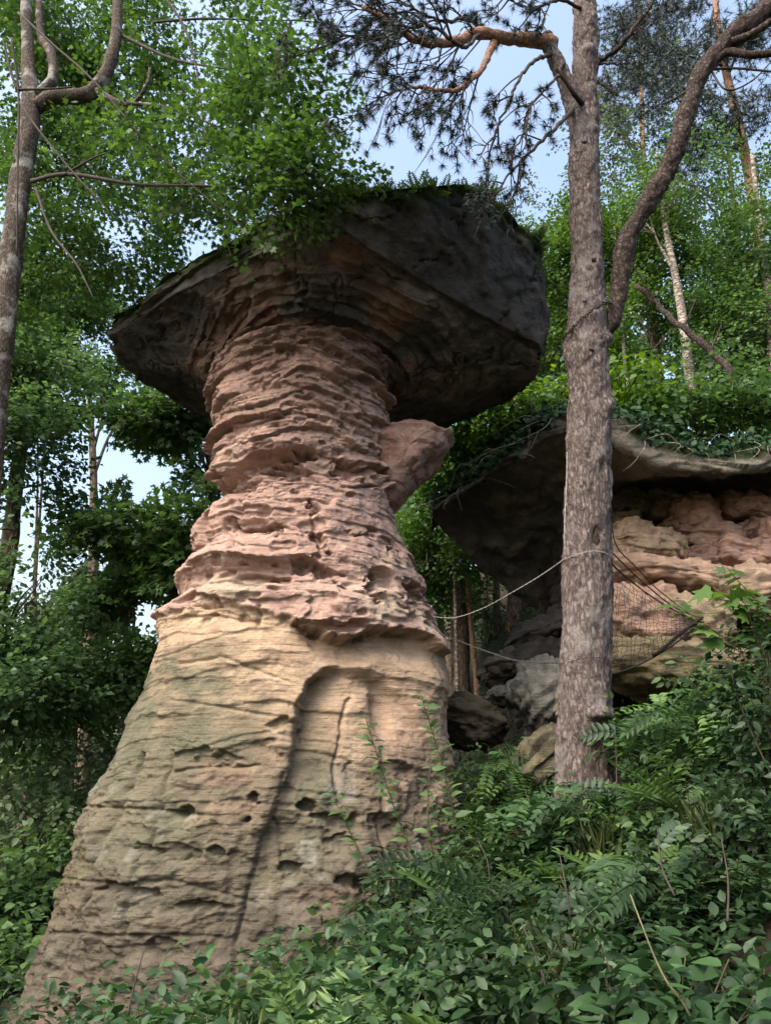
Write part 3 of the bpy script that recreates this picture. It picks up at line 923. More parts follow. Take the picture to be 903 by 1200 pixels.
# back wall behind the boulders
wu, wv = 140, 90
pu, pv = np.meshgrid(np.linspace(628, 1110, wu), np.linspace(560, 860, wv))
wp = np.stack([at(a, b, 14.6 - 1.6 * (b - 560) / 300.0) for a, b in zip(pu.ravel(), pv.ravel())])
wn_ = fbm(wp * 0.8, 4, 451)
wp[:, 1] -= 0.35 * wn_ + 0.12 * fbm(wp * 2.5, 4, 455) + 0.15 * layers(wp, wp[:, 2] + 0.1 * wn_, 3, 457)
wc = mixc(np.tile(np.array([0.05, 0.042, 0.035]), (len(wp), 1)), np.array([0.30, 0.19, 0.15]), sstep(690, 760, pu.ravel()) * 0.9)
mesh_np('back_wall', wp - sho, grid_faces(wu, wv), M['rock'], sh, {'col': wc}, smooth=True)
pk_, tn_, ol_ = (0.46, 0.30, 0.24), (0.54, 0.40, 0.29), (0.14, 0.12, 0.08)
for i, (px, py, Y, hw, hh, dp, rot, c) in enumerate([
        (735, 594, 12.9, 24, 18, 0.5, (0, 0.1, 0), ol_), (768, 598, 12.9, 20, 17, 0.5, (0, 0, 0.2), (0.2, 0.15, 0.11)), (726, 618, 12.6, 20, 12, 0.5, (0, 0, 0), ol_),
        (806, 606, 12.6, 30, 27, 0.55, (0, -0.2, 0.2), pk_), (828, 635, 12.5, 38, 22, 0.55, (0, 0.25, 0), pk_), (845, 600, 12.8, 22, 20, 0.5, (0, 0, 0), (0.40, 0.25, 0.2)),
        (868, 597, 12.5, 30, 18, 0.5, (0, 0.15, 0.1), pk_), (903, 596, 12.6, 18, 18, 0.5, (0, -0.4, 0), (0.40, 0.25, 0.2)), (890, 622, 12.5, 34, 15, 0.5, (0, -0.3, 0), pk_),
        (750, 646, 12.3, 44, 24, 0.6, (0, 0.06, 0), tn_), (736, 636, 12.4, 30, 22, 0.6, (0, 0, 0), tn_),
        (775, 680, 12.0, 66, 19, 0.8, (0, 0.12, 0), (0.46, 0.32, 0.24)), (725, 672, 12.0, 30, 18, 0.6, (0, 0, 0), (0.46, 0.32, 0.24)),
        (858, 655, 12.2, 42, 22, 0.6, (0, 0.1, 0), pk_), (812, 660, 12.2, 24, 17, 0.5, (0, -0.1, 0), (0.30, 0.19, 0.155)), (905, 640, 12.2, 28, 28, 0.6, (0, 0.2, 0), pk_),
        (735, 730, 11.5, 62, 46, 0.8, (0, 0.0, 0), (0.45, 0.30, 0.225)), (800, 735, 11.6, 50, 34, 0.7, (0, 0.2, 0), (0.36, 0.28, 0.19)),
        (780, 785, 11.0, 100, 28, 0.9, (0, 0.12, 0), (0.25, 0.21, 0.13)), (880, 700, 12.0, 70, 34, 0.8, (0, -0.1, 0), (0.42, 0.31, 0.23)),
        (658, 660, 13.4, 16, 40, 0.6, (0, 0.1, 0), (0.05, 0.042, 0.036)), (670, 700, 13.0, 18, 60, 0.6, (0, 0, 0), (0.07, 0.06, 0.05))]):  # last two blocks coloured near black, standing in for shade under the roof
    bpx('boulder', px, py, Y, hw * 1.02, hh * 1.0, dp, rot, c, sh, sho, 500 + i * 11, strata=0.075, k=6.0 if hh < 30 else 3.5, blocky=2.9, lump=0.2, nu=110, nv=70,
        col2=tuple(x * 0.8 for x in c))

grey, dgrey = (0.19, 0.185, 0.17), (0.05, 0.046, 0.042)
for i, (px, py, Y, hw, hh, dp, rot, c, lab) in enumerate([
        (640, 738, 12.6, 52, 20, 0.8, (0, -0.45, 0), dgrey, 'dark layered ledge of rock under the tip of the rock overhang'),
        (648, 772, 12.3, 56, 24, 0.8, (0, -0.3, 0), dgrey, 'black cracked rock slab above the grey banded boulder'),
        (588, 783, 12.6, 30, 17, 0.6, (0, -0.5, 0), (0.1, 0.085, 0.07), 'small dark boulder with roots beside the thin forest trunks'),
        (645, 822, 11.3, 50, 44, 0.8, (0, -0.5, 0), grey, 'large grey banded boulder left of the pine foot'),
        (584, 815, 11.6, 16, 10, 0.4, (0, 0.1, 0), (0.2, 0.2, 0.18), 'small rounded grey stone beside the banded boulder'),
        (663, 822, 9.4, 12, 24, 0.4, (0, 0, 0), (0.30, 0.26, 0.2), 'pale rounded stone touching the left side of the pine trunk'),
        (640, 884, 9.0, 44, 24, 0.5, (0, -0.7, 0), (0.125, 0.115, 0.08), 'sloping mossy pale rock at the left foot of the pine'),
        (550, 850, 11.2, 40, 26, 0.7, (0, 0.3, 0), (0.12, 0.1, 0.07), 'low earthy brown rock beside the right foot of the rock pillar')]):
    c0 = at(px, py, Y)
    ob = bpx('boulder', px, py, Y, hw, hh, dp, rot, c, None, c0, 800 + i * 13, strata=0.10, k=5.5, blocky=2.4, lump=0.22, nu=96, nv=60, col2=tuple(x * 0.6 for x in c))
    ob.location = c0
    tag(ob, lab, 'boulder')

# ------------------------------------------------------------------ leaves
def leaf_shape(kind):
    """unit leaf along +y, normal +z: (verts, tris)"""
    if kind == 'quad':                         # folded diamond
        v = [(0, 0, 0), (-0.36, 0.45, 0.07), (0, 1, -0.05), (0.36, 0.45, 0.07)]
        f = [(0, 2, 1), (0, 3, 2)]
    elif kind == 'oval':
        v = [(0, 0, 0), (-0.26, 0.2, 0.05), (-0.34, 0.5, 0.05), (-0.17, 0.82, 0.0), (0, 1.05, -0.10), (0.17, 0.82, 0.0), (0.34, 0.5, 0.05), (0.26, 0.2, 0.05), (0, 0.5, 0)]
        f = [(8, 0, 1), (8, 1, 2), (8, 2, 3), (8, 3, 4), (8, 4, 5), (8, 5, 6), (8, 6, 7), (8, 7, 0)]
        f = [(a, c, b) for a, b, c in f]
    elif kind == 'maple':
        ang = [-2.5, -1.75, -1.25, -0.85, -0.5, -0.22, 0, 0.22, 0.5, 0.85, 1.25, 1.75, 2.5]
        rad = [0.28, 0.50, 0.30, 0.66, 0.36, 0.46, 0.78, 0.46, 0.36, 0.66, 0.30, 0.50, 0.28]
        v = [(0, 0.28, 0)] + [(r * math.sin(a), 0.28 + r * math.cos(a), -0.12 * r * r) for a, r in zip(ang, rad)] + [(0, 0.1, 0)]
        f = [(0, i + 1, i) for i in range(1, 13)] + [(0, 14, 13), (0, 1, 14)]
    return np.array(v, float), np.array(f)


def place_leaves(shape, P, D, N, L, wid=1.0, seed=0, r=None):
    """instances of a unit leaf as one array set"""
    v, f = leaf_shape(shape)
    D = D / (np.linalg.norm(D, axis=1)[:, None] + 1e-9)
    S = np.cross(D, N); S /= np.linalg.norm(S, axis=1)[:, None] + 1e-9
    N = np.cross(S, D)
    L = np.broadcast_to(np.asarray(L, float), (len(P),))
    W = (P[:, None] + L[:, None, None] * (v[None, :, 0:1] * wid * S[:, None] + v[None, :, 1:2] * D[:, None] + v[None, :, 2:3] * N[:, None]))
    n, k = len(P), len(v)
    Fc = (f[None] + (np.arange(n) * k)[:, None, None]).reshape(-1, 3)
    rr = (np.random.default_rng(seed + 5).random(n) if r is None else r)
    return W.reshape(-1, 3), Fc, np.repeat(rr, k)


def rand_unit(n, g):
    v = g.normal(size=(n, 3))
    return v / np.linalg.norm(v, axis=1)[:, None]


def crown_points(blobs, n, g, clump=1.1, thr=-0.15, shell=2.2, seed=0):
    """spray positions in a set of ellipsoids, thinned so that gaps open between clumps"""
    w = np.array([b[2] if len(b) > 2 else np.prod(b[1]) ** (2 / 3.) for b in blobs], float)
    out_p, out_o, got = [], [], 0
    for _ in range(12):
        m_ = int(n * 1.6)
        bi = g.choice(len(blobs), m_, p=w / w.sum())
        c = np.array([b[0] for b in blobs])[bi]
        rd = np.array([b[1] for b in blobs])[bi]
        u = rand_unit(m_, g)
        p = c + u * rd * (g.random(m_) ** (1 / shell))[:, None]
        keep = noise(p * clump + seed, seed) + 0.5 * noise(p * clump * 2.3 + seed, seed + 1) > thr
        out_p.append(p[keep]); out_o.append(u[keep]); got += keep.sum()
        if got >= n:
            break
    return np.concatenate(out_p)[:n], np.concatenate(out_o)[:n]


def sprays(P, O, per, twig, leaf, shape, g, flat=0.45, droop=0.25, wid=1.0, name='crown', mat=None, parent=None, origin=(0, 0, 0), clip=None, pin=False):
    """flat fans of leaves at P, growing along O"""
    n = len(P)
    D = O * np.array([1, 1, 0.45]) + 0.55 * rand_unit(n, g)
    D[:, 2] -= droop
    D /= np.linalg.norm(D, axis=1)[:, None]
    up = np.array([0, 0, 1.0])[None] + flat * rand_unit(n, g)
    S = np.cross(D, up); S /= np.linalg.norm(S, axis=1)[:, None]
    U = np.cross(S, D)
    t = (np.arange(per)[None] + g.random((n, per))) / per
    side = np.where(np.arange(per) % 2 == 0, 1.0, -1.0)[None] * np.ones((n, 1))
    lp = P[:, None] + D[:, None] * (t * twig)[..., None] + S[:, None] * (side * (0.10 + 0.22 * g.random((n, per))) * twig * (1.1 - t))[..., None]
    lp = lp + U[:, None] * (g.normal(size=(n, per)) * 0.06 * twig)[..., None]
    ld = D[:, None] * 0.6 + S[:, None] * (side * 0.9)[..., None] + 0.35 * g.normal(size=(n, per, 3))
    ld[..., 2] -= 0.15
    ln = U[:, None] + 0.5 * g.normal(size=(n, per, 3))
    L = leaf * (0.65 + 0.6 * g.random((n, per)))
    if pin:                                    # paired leaflets in one plane along a stalk
        t = np.repeat(np.linspace(0.12, 1, (per + 1) // 2), 2)[None, :per] * np.ones((n, 1))
        sag = -0.35 * t ** 2 * twig
        lp = P[:, None] + D[:, None] * (t * twig)[..., None]
        lp[..., 2] += sag
        ld = S[:, None] * side[..., None] + 0.5 * D[:, None] + 0.10 * g.normal(size=(n, per, 3))
        ln = U[:, None] + 0.18 * g.normal(size=(n, per, 3))
        L = leaf * (0.65 + 0.5 * np.sin(math.pi * t)) * (0.8 + 0.4 * g.random((n, 1)))
    lp, ld, ln, L = lp.reshape(-1, 3), ld.reshape(-1, 3), ln.reshape(-1, 3), L.ravel()
    rr = np.clip(0.5 + 0.22 * g.normal(size=len(lp)) + 0.5 * np.repeat(noise(P * 0.9 + 3, 77), per), 0.0, 0.98)
    if clip is not None:
        k = clip(lp)
        lp, ld, ln, L, rr = lp[k], ld[k], ln[k], L[k], rr[k]
    V, Fc, r = place_leaves(shape, lp, ld, ln, L, wid, r=rr)
    ob = mesh_np(name, V - np.asarray(origin), Fc, mat, parent, {'rnd': r})
    ob['kind'] = 'stuff'
    return ob


def in_frame(lp, m=60):
    a, b = px_of(lp)
    return (a > -m) & (a < 903 + m) & (b > -m) & (b < 1200 + m)


def tree(name, label, path, radii, blobs, n, leaf, mat, bark, group=None, per=12, twig=0.6, shape='quad', seed=1, thr=-0.15, clump=1.0, branches=True,
         flat=0.45, cat='tree', nseg=12, droop=0.25, wid=1.0):
    """trunk along a path, limbs out to the clumps of the crown, crown of leaf sprays"""
    g = np.random.default_rng(seed)
    path = np.asarray(path, float)
    P = spline(path, 40)
    root = thing(name, P[0], label, cat, group)
    o_ = P[0].copy()
    rad = np.interp(np.linspace(0, 1, 40), np.linspace(0, 1, len(radii)), radii)
    P = P + 0.04 * rad[:, None] * g.normal(size=P.shape)
    tb = Tubes(); tb.add(P, rad * (1 + 0.05 * g.normal(size=40)), nseg)
    tb.build('trunk', M[bark], root, o_)
    if branches:
        for bl in blobs:
            c, rd = np.asarray(bl[0]), np.asarray(bl[1])
            k = int(np.clip(np.argmin(np.linalg.norm(P - (c - np.array([0, 0, 0.5 * np.linalg.norm(P[-1] - P[0]) * 0.3])), axis=1)), 8, 38))
            a = P[k]
            if np.linalg.norm(c - a) < 0.4:
                continue
            tb = Tubes()
            mid = (a + c) / 2 + np.array([0, 0, 0.12 * np.linalg.norm(c - a)]) + 0.1 * g.normal(size=3)
            bp = spline(np.array([a, mid, c]), 14)
            r0 = min(rad[k] * 0.55, 0.03 + 0.025 * np.linalg.norm(c - a))
            tb.add(bp, np.linspace(r0, 0.012, 14), 6)
            for j in range(5):
                s = bp[g.integers(6, 14)]
                e = c + rand_unit(1, g)[0] * rd * 0.8
                tb.add(spline(np.array([s, (s + e) / 2 + 0.12 * g.normal(size=3), e]), 8), np.linspace(r0 * 0.4, 0.005, 8), 4)
            tb.build('branch', M[bark], root, o_)
    pts, od = crown_points(blobs, n, g, clump, thr, seed=seed)
    sprays(pts, od, per, twig, leaf, shape, g, flat, droop, wid, 'crown', M[mat], root, o_)
    return root


def bl(px, py, Y, hw, hh=None, dep=None, w=None):
    """ellipsoid clump from pixel centre, half sizes in pixels and depth"""
    c = at(px, py, Y)
    s = (c[1] * CP + (c[2] - CAMZ) * SP) / F
    hh = hw if hh is None else hh
    r = (hw * s, dep if dep else (hw + hh) / 2 * s, hh * s)
    return (c, np.array(r)) if w is None else (c, np.array(r), w)


def down(px, py, Y):
    """ground point under a pixel's point"""
    c = at(px, py, Y)
    return np.array([c[0], c[1], float(ground_z(c[0], c[1])) - 0.15])


# ---- the maple at the upper left
mg = np.random.default_rng(5)
mp_path = [down(-60, 700, 8.0), at(-25, 620, 8.0), at(-8, 480, 8.0), at(5, 380, 8.0), at(14, 290, 8.0), at(24, 215, 8.0), at(36, 135, 8.0), at(33, 70, 8.1), at(30, -10, 8.2), at(30, -90, 8.3)]
maple = thing('maple_tree', mp_path[0], 'grey barked broadleaf tree forking at the upper left edge', 'tree')
mo = np.array(mp_path[0])
P = spline(np.array(mp_path), 90)
rad = np.interp(np.linspace(0, 1, 90), [0, 0.25, 0.55, 0.72, 0.8, 1], [0.2, 0.155, 0.135, 0.13, 0.085, 0.06])
V, q, t = tube_arrays(P, rad, 28)
cdir = V - np.concatenate([np.repeat(P, 28, 0), P[:1], P[-1:]])
V = V + cdir * (0.22 * fbm(V * np.array([9, 9, 4]), 4, 911))[:, None]
mesh_np('trunk', V - mo, [q, t], M['maple'], maple, smooth=True)


def limb(pts, r0, r1, mat, parent, origin, n=30, nseg=9, name='branch', wob=0.0, g=mg):
    Pp = spline(np.array([at(*p) for p in pts]), n)
    if wob:
        Pp[1:] = Pp[1:] + wob * g.normal(size=(n - 1, 3))
    tb = Tubes(); tb.add(Pp, np.linspace(r0, r1, n) * (1 + 0.06 * g.normal(size=n)), nseg)
    tb.build(name, M[mat], parent, origin)
    return Pp


limb([(38, 128, 8.0), (64, 114, 7.95), (98, 112, 7.9), (118, 98, 7.9), (130, 70, 7.9), (137, 35, 7.95), (139, -40, 8.0)], 0.115, 0.06, 'maple', maple, mo)
limb([(44, 112, 8.0), (62, 92, 8.05), (60, 62, 8.1), (48, 40, 8.2), (46, -30, 8.3)], 0.08, 0.045, 'maple', maple, mo)
limb([(110, 104, 7.9), (135, 118, 7.7), (155, 122, 7.6), (172, 100, 7.5), (176, 80, 7.5)], 0.05, 0.02, 'maple', maple, mo)
limb([(150, 121, 7.6), (195, 126, 7.5), (260, 150, 7.2)], 0.03, 0.01, 'maple', maple, mo)
limb([(38, 212, 7.9), (80, 204, 7.4), (160, 216, 7.1), (240, 218, 6.9), (330, 226, 6.8)], 0.03, 0.008, 'twig', maple, mo)
limb([(75, 205, 7.4), (110, 185, 7.3), (130, 178, 7.2)], 0.02, 0.006, 'twig', maple, mo)
limb([(20, 105, 7.3), (60, 104, 7.2), (85, 102, 7.2)], 0.018, 0.01, 'twig', maple, mo)
limb([(22, 15, 7.4), (60, 50, 7.2), (110, 95, 7.0), (180, 175, 6.9), (240, 230, 6.8), (290, 270, 6.8)], 0.016, 0.006, 'twig', maple, mo)
limb([(24, 120, 7.3), (40, 145, 7.2), (80, 195, 7.1), (130, 250, 7.0)], 0.016, 0.006, 'twig', maple, mo)
limb([(140, 40, 8.0), (200, 68, 7.6), (260, 80, 7.2), (330, 90, 7.0)], 0.025, 0.008, 'twig', maple, mo)
limb([(180, -20, 7.3), (215, 30, 7.2), (232, 90, 7.1), (240, 170, 7.0)], 0.02, 0.007, 'twig', maple, mo)
limb([(180, 26, 7.4), (240, 22, 7.2), (330, 24, 7.1), (370, 20, 7.0)], 0.018, 0.006, 'twig', maple, mo)
limb([(42, 220, 7.9), (60, 270, 7.7), (90, 310, 7.5), (110, 350, 7.4)], 0.02, 0.007, 'twig', maple, mo)
limb([(20, 105, 7.3), (12, 80, 7.3), (4, 45, 7.3)], 0.02, 0.012, 'twig', maple, mo)
limb([(20, 300, 7.4), (21, 200, 7.3), (22, 110, 7.3), (14, 45, 7.2)], 0.008, 0.016, 'twig', maple, mo)
mblobs = [bl(90, 20, 9.6, 100, 70, 1.2), bl(235, 40, 9.2, 110, 60, 1.0), bl(320, 55, 7.8, 50, 60, 1.2), bl(205, 130, 9.1, 115, 55, 0.9), bl(310, 140, 7.4, 70, 50, 1.1),
          bl(378, 188, 7.0, 48, 22, 0.6), bl(120, 215, 8.8, 90, 50, 0.9), bl(240, 205, 7.6, 100, 45, 1.0), bl(335, 218, 7.0, 70, 20, 0.5), bl(70, 290, 9.4, 70, 60, 0.8),
          bl(150, 285, 9.2, 55, 45, 0.8), bl(50, 120, 9.8, 60, 80, 0.9), bl(310, 256, 7.0, 45, 16, 0.4), bl(0, 260, 9.6, 40, 90, 0.8), bl(60, 50, 10.6, 90, 70, 0.8), bl(70, 190, 10.6, 90, 70, 0.8), bl(20, 340, 10.4, 60, 60, 0.8), bl(140, 90, 10.4, 70, 50, 0.8), bl(190, 250, 9.8, 60, 40, 0.6),
          bl(380, 190, 7.0, 46, 22, 0.5), bl(330, 120, 7.6, 60, 60, 0.9), bl(350, 205, 7.0, 60, 22, 0.5)]
pts, od = crown_points(mblobs, 4000, mg, 1.9, 0.0, seed=4)
sprays(pts, od, 11, 0.5, 0.082, 'maple', mg, 0.5, 0.2, 1.0, 'crown', M['L_maple'], maple, mo)
tw = Tubes()
for k in range(260):
    a, u = pts[mg.integers(len(pts))], mg.normal(size=3)
    e = a + np.array([u[0], u[1], u[2] * 0.4]) * 0.35
    tw.add(spline(np.array([a, (a + e) / 2 + 0.05 * mg.normal(size=3), e]), 5), np.linspace(0.007, 0.003, 5), 3)
ob = tw.build('twig', M['twig'], maple, mo); ob['kind'] = 'stuff'

# ---- trees of the left background
GL = 'broadleaf trees in the left background'
tree('broadleaf_tree', 'dark broadleaf tree filling the left edge below the maple', [down(-40, 800, 14), at(0, 700, 14), at(20, 560, 14), at(40, 420, 14)], [0.25, 0.18, 0.1],
     [bl(18, 520, 13.5, 62, 85), bl(20, 620, 13.5, 70, 50), bl(45, 440, 14, 60, 50), bl(30, 710, 13.5, 85, 60), bl(20, 430, 14, 60, 60), bl(20, 800, 13, 90, 50)], 2300, 0.125, 'L_deep', 'trunk', GL, seed=21, thr=-0.05)
tree('broadleaf_tree', 'maple tree with layered leaves touching the left side of the rock neck', [down(260, 760, 15), at(250, 640, 15), at(240, 500, 15), at(225, 440, 15)], [0.16, 0.1, 0.05],
     [bl(205, 478, 14.5, 55, 28), bl(228, 622, 14, 36, 30), bl(185, 498, 14.5, 60, 16), bl(160, 618, 14, 60, 20), bl(215, 655, 14, 40, 30), bl(120, 600, 14.5, 50, 8), bl(240, 560, 14.5, 14, 40)], 800, 0.16, 'L_mid', 'trunk', GL, shape='maple', seed=22, thr=-0.1)
tree('broadleaf_tree', 'leafy green tree just left of the rock shoulder', [down(150, 980, 16), at(150, 850, 16), at(150, 760, 16), at(140, 650, 16)], [0.18, 0.12, 0.06],
     [bl(150, 700, 15.5, 60, 34), bl(110, 770, 15, 80, 46), bl(165, 790, 15, 50, 60), bl(70, 840, 15, 80, 50), bl(150, 660, 15.5, 60, 26)], 1500, 0.13, 'L_mid', 'trunk', GL, seed=23, thr=0.0)
tree('pine_tree', 'distant greyish conifer seen through the gap left of the rock', [down(110, 900, 30), at(108, 760, 30), at(105, 640, 30)], [0.2, 0.15, 0.05],
     [bl(105, 690, 30, 26, 18), bl(90, 730, 30, 40, 30), bl(70, 780, 30, 40, 40)], 500, 0.3, 'L_grey', 'trunk', seed=24)
tree('broadleaf_tree', 'pale green tree behind the gap at the far left', [down(40, 950, 24), at(40, 800, 24), at(40, 700, 24)], [0.25, 0.2, 0.1],
     [bl(40, 860, 23, 110, 60), bl(100, 820, 23, 70, 50), bl(0, 740, 24, 60, 60), bl(60, 330, 22, 90, 50), bl(30, 400, 22, 70, 60)], 1300, 0.18, 'L_grey', 'trunk', GL, seed=25, thr=0.0)
tree('broadleaf_tree', 'green tree seen between the maple and the cap tip', [down(110, 900, 19), at(110, 640, 19), at(105, 450, 19)], [0.2, 0.15, 0.06],
     [bl(100, 400, 18.5, 60, 45), bl(70, 360, 18.5, 60, 40), bl(115, 445, 18.5, 50, 30), bl(180, 465, 19, 60, 24)], 900, 0.14, 'L_mid', 'trunk', GL, seed=26, thr=0.0)

# ---- trees of the right background
GR = 'woodland trees on the slope behind the right rock'
RT = [
    ('broadleaf_tree', 'bright green tree between the cap and the pine trunk', (590, 560, 19), (600, 300, 19), [(560, 540, 17, 70, 50), (520, 580, 16, 50, 60), (610, 500, 18, 50, 40), (640, 330, 20, 60, 70), (650, 420, 20, 50, 50), (500, 660, 18, 60, 60), (530, 620, 18, 50, 60)], 2600, 0.115, 'L_bright', 'trunk', 31),
    ('broadleaf_tree', 'bright green tree right behind the leaning limb', (760, 500, 18), (750, 280, 18), [(740, 300, 17.5, 60, 70), (720, 240, 17.5, 50, 50), (760, 400, 17, 70, 60), (740, 460, 16.5, 60, 40), (680, 300, 18.5, 40, 70)], 1700, 0.115, 'L_bright', 'trunk', 32),
    ('broadleaf_tree', 'broad green tree at the right edge below the grey conifer', (880, 520, 17), (880, 300, 17), [(870, 300, 16.5, 70, 60), (880, 380, 16, 70, 60), (840, 440, 16, 70, 40), (900, 460, 16, 60, 40), (820, 340, 17, 50, 60)], 1900, 0.115, 'L_mid', 'trunk', 33),
    ('broadleaf_tree', 'shadowed green tree filling the dark gap right of the pillar', (530, 820, 21), (530, 660, 21), [(510, 700, 20, 60, 60), (570, 690, 21, 60, 40), (600, 720, 22, 50, 40), (540, 640, 20, 50, 50), (490, 620, 20, 40, 60)], 1500, 0.12, 'L_deep', 'trunk', 34),
    ('broadleaf_tree', 'tall grey green tree high above the right edge', (860, 470, 26), (850, 150, 26), [(790, 200, 25, 90, 70), (860, 230, 25, 80, 60), (760, 130, 26, 80, 60), (700, 180, 26, 50, 80), (650, 250, 26, 40, 60)], 900, 0.15, 'L_grey', 'trunk', 35),
]
for (nm, lab, b0, t0, bls, n, lf, mt, bk, sd) in RT:
    b_ = down(*b0); t_ = at(*t0)
    tree(nm, lab, [b_, b_ * 0.6 + t_ * 0.4 + np.array([0.2, 0, 0]), t_], [0.2, 0.15, 0.06], [bl(*q) for q in bls], n, lf, mt, bk, GR, seed=sd, thr=0.02)

tree('birch_tree', 'birch with a pale dark flecked trunk right of the leaning limb', [down(822, 500, 15.4), at(812, 470, 15.4), at(803, 400, 15.5), at(792, 330, 15.7), at(780, 270, 16), at(768, 180, 16.2)], [0.13, 0.12, 0.1, 0.08, 0.05],
     [bl(760, 250, 15.5, 50, 50), bl(800, 210, 16, 60, 50)], 300, 0.1, 'L_mid', 'birch', GR, seed=41)
tree('birch_tree', 'slender birch in front of the conifer at the right edge', [down(915, 520, 15.6), at(905, 420, 15.6), at(898, 330, 15.7), at(888, 250, 16), at(880, 180, 16.2)], [0.08, 0.09, 0.05],
     [bl(885, 300, 19.5, 40, 60), bl(890, 220, 19.5, 40, 40)], 300, 0.13, 'L_bright', 'birch', GR, seed=42)
tree('birch_tree', 'thin pale trunk just right of the leaning limb bend', [down(740, 520, 16.6), at(733, 440, 16.6), at(725, 330, 16.8), at(718, 250, 17)], [0.05, 0.045, 0.025],
     [bl(725, 300, 22.5, 40, 50)], 220, 0.13, 'L_bright', 'birch', GR, seed=43)

_bp = [at(744, 336, 14), at(768, 356, 14), at(800, 386, 13.8), at(832, 412, 13.7), at(858, 440, 13.6), at(880, 500, 13.6)]
o = thing('dead_tree', _bp[-1], 'dark leaning dead stem crossing in front of the birch at the right', 'tree')
_t = Tubes(); _t.add(spline(np.array(_bp[::-1]), 30) + 0.02 * rng.normal(size=(30, 3)), np.linspace(0.10, 0.05, 30), 9); _t.build('trunk', M['limb'], o, _bp[-1])
for _a, _b in ((1, (735, 300)), (2, (815, 350)), (3, (845, 380))):
    _t = Tubes(); _t.add(spline(np.array([_bp[_a], at(*_b, 13.6)]), 8), np.linspace(0.03, 0.012, 8), 6); _t.build('branch', M['limb'], o, _bp[-1])
# thin trunks in the gap right of the pillar
for i, (a, b, c, e, Y, r, bk, lab) in enumerate([
        (541, 800, 538, 690, 19, 0.20, 'trunk', 'stout pale brown trunk in the gap right of the pillar'), (558, 800, 549, 705, 18.5, 0.06, 'orange', 'thin reddish trunk right of the stout trunk in the gap'),
        (536, 810, 534, 735, 18, 0.05, 'birch', 'thin pale trunk in front of the stout trunk in the gap'), (571, 745, 566, 672, 22, 0.09, 'trunk', 'slim trunk near the lower edge of the rock overhang'),
        (582, 740, 581, 690, 21, 0.11, 'trunk', 'dark trunk under the tip of the rock overhang'), (513, 740, 509, 690, 22, 0.12, 'trunk', 'trunk touching the right shoulder of the pillar'),
        (526, 760, 524, 690, 24, 0.13, 'trunk', 'dim trunk farthest back in the gap right of the pillar')]):
    p0 = at(a, b, Y); p0[2] = min(p0[2], float(ground_z(p0[0], p0[1]))) - 0.1
    p1 = at(a, b, Y); p2 = at(c, e, Y); p3 = p2 + (p2 - p1) * 1.6
    root = thing('bare_trunk', p0, lab, 'tree', 'bare trunks in the gap right of the pillar')
    g = np.random.default_rng(60 + i)
    tb = Tubes(); tb.add(spline(np.array([p0, p1, p2, p3]), 20), np.linspace(r * 1.15, r * 0.8, 20) * (1 + 0.06 * g.normal(size=20)), 10)
    tb.build('trunk', M[bk], root, p0)
    tb = Tubes()
    for k in range(4):
        s = p1 + (p3 - p1) * g.random(); e_ = s + rand_unit(1, g)[0] * np.array([0.9, 0.5, 0.4])
        tb.add(spline(np.array([s, (s + e_) / 2 + 0.05 * g.normal(size=3), e_]), 6), np.linspace(0.02, 0.006, 6), 4)
    ob = tb.build('dead_twig', M['twig'], root, p0); ob['kind'] = 'stuff'

# ---- conifers behind at the right
def needle_tufts(P, n_needle, L, g, name, parent, origin, mat='L_needle', w=0.05, axis=None):
    """starry bunches of needles"""
    n = len(P)
    d_ = rand_unit(n * n_needle, g)
    if axis is not None:
        d_ = d_ * 0.9 + np.repeat(axis, n_needle, 0) * 0.7
        d_ /= np.linalg.norm(d_, axis=1)[:, None]
    b = np.repeat(P, n_needle, 0)
    s = np.cross(d_, rand_unit(len(b), g)); s /= np.linalg.norm(s, axis=1)[:, None] + 1e-9
    Ln = L * (0.7 + 0.5 * g.random(len(b)))
    V = np.stack([b - s * (w * L / 2), b + s * (w * L / 2), b + d_ * Ln[:, None]], 1).reshape(-1, 3)
    ob = mesh_np(name, V - np.asarray(origin), np.arange(len(V)).reshape(-1, 3), M[mat], parent, {'rnd': np.repeat(g.random(len(b)), 3)})
    ob['kind'] = 'stuff'
    return ob


def conifer(label, path, radii, blobs, n, L, seed, bark='orange'):
    g = np.random.default_rng(seed)
    P = spline(np.array(path), 40)
    o_ = P[0].copy()
    root = thing('pine_tree', o_, label, 'tree', 'conifers in the right background')
    rad = np.interp(np.linspace(0, 1, 40), np.linspace(0, 1, len(radii)), radii)
    tb = Tubes(); tb.add(P, rad, 12); tb.build('trunk', M[bark], root, o_)
    allp = []
    for b in blobs:
        c, rd = b[0], b[1]
        a = P[g.integers(18, 39)]
        tb = Tubes()
        m_ = (a + c) / 2 + np.array([0, 0, 0.25])
        bp = spline(np.array([a, m_, c]), 12)
        tb.add(bp, np.linspace(0.06, 0.02, 12), 5)
        for k in range(16):
            s = bp[g.integers(4, 12)]
            e = c + rand_unit(1, g)[0] * rd * (0.6 + 0.4 * g.random())
            q_ = spline(np.array([s, (s + e) / 2 + 0.15 * g.normal(size=3), e]), 8)
            tb.add(q_, np.linspace(0.018, 0.006, 8), 3)
            allp.append(q_[3:])
            for _ in range(2):
                allp.append(q_[4:] + 0.25 * g.normal(size=(4, 3)))
        tb.build('branch', M['twig'], root, o_)
    allp = np.concatenate(allp)
    pts, _ = crown_points(blobs, n, g, 1.2, -0.05, seed=seed)
    needle_tufts(np.concatenate([allp, pts]), 16, L, g, 'needle_crown', root, o_, w=0.10)
    return root


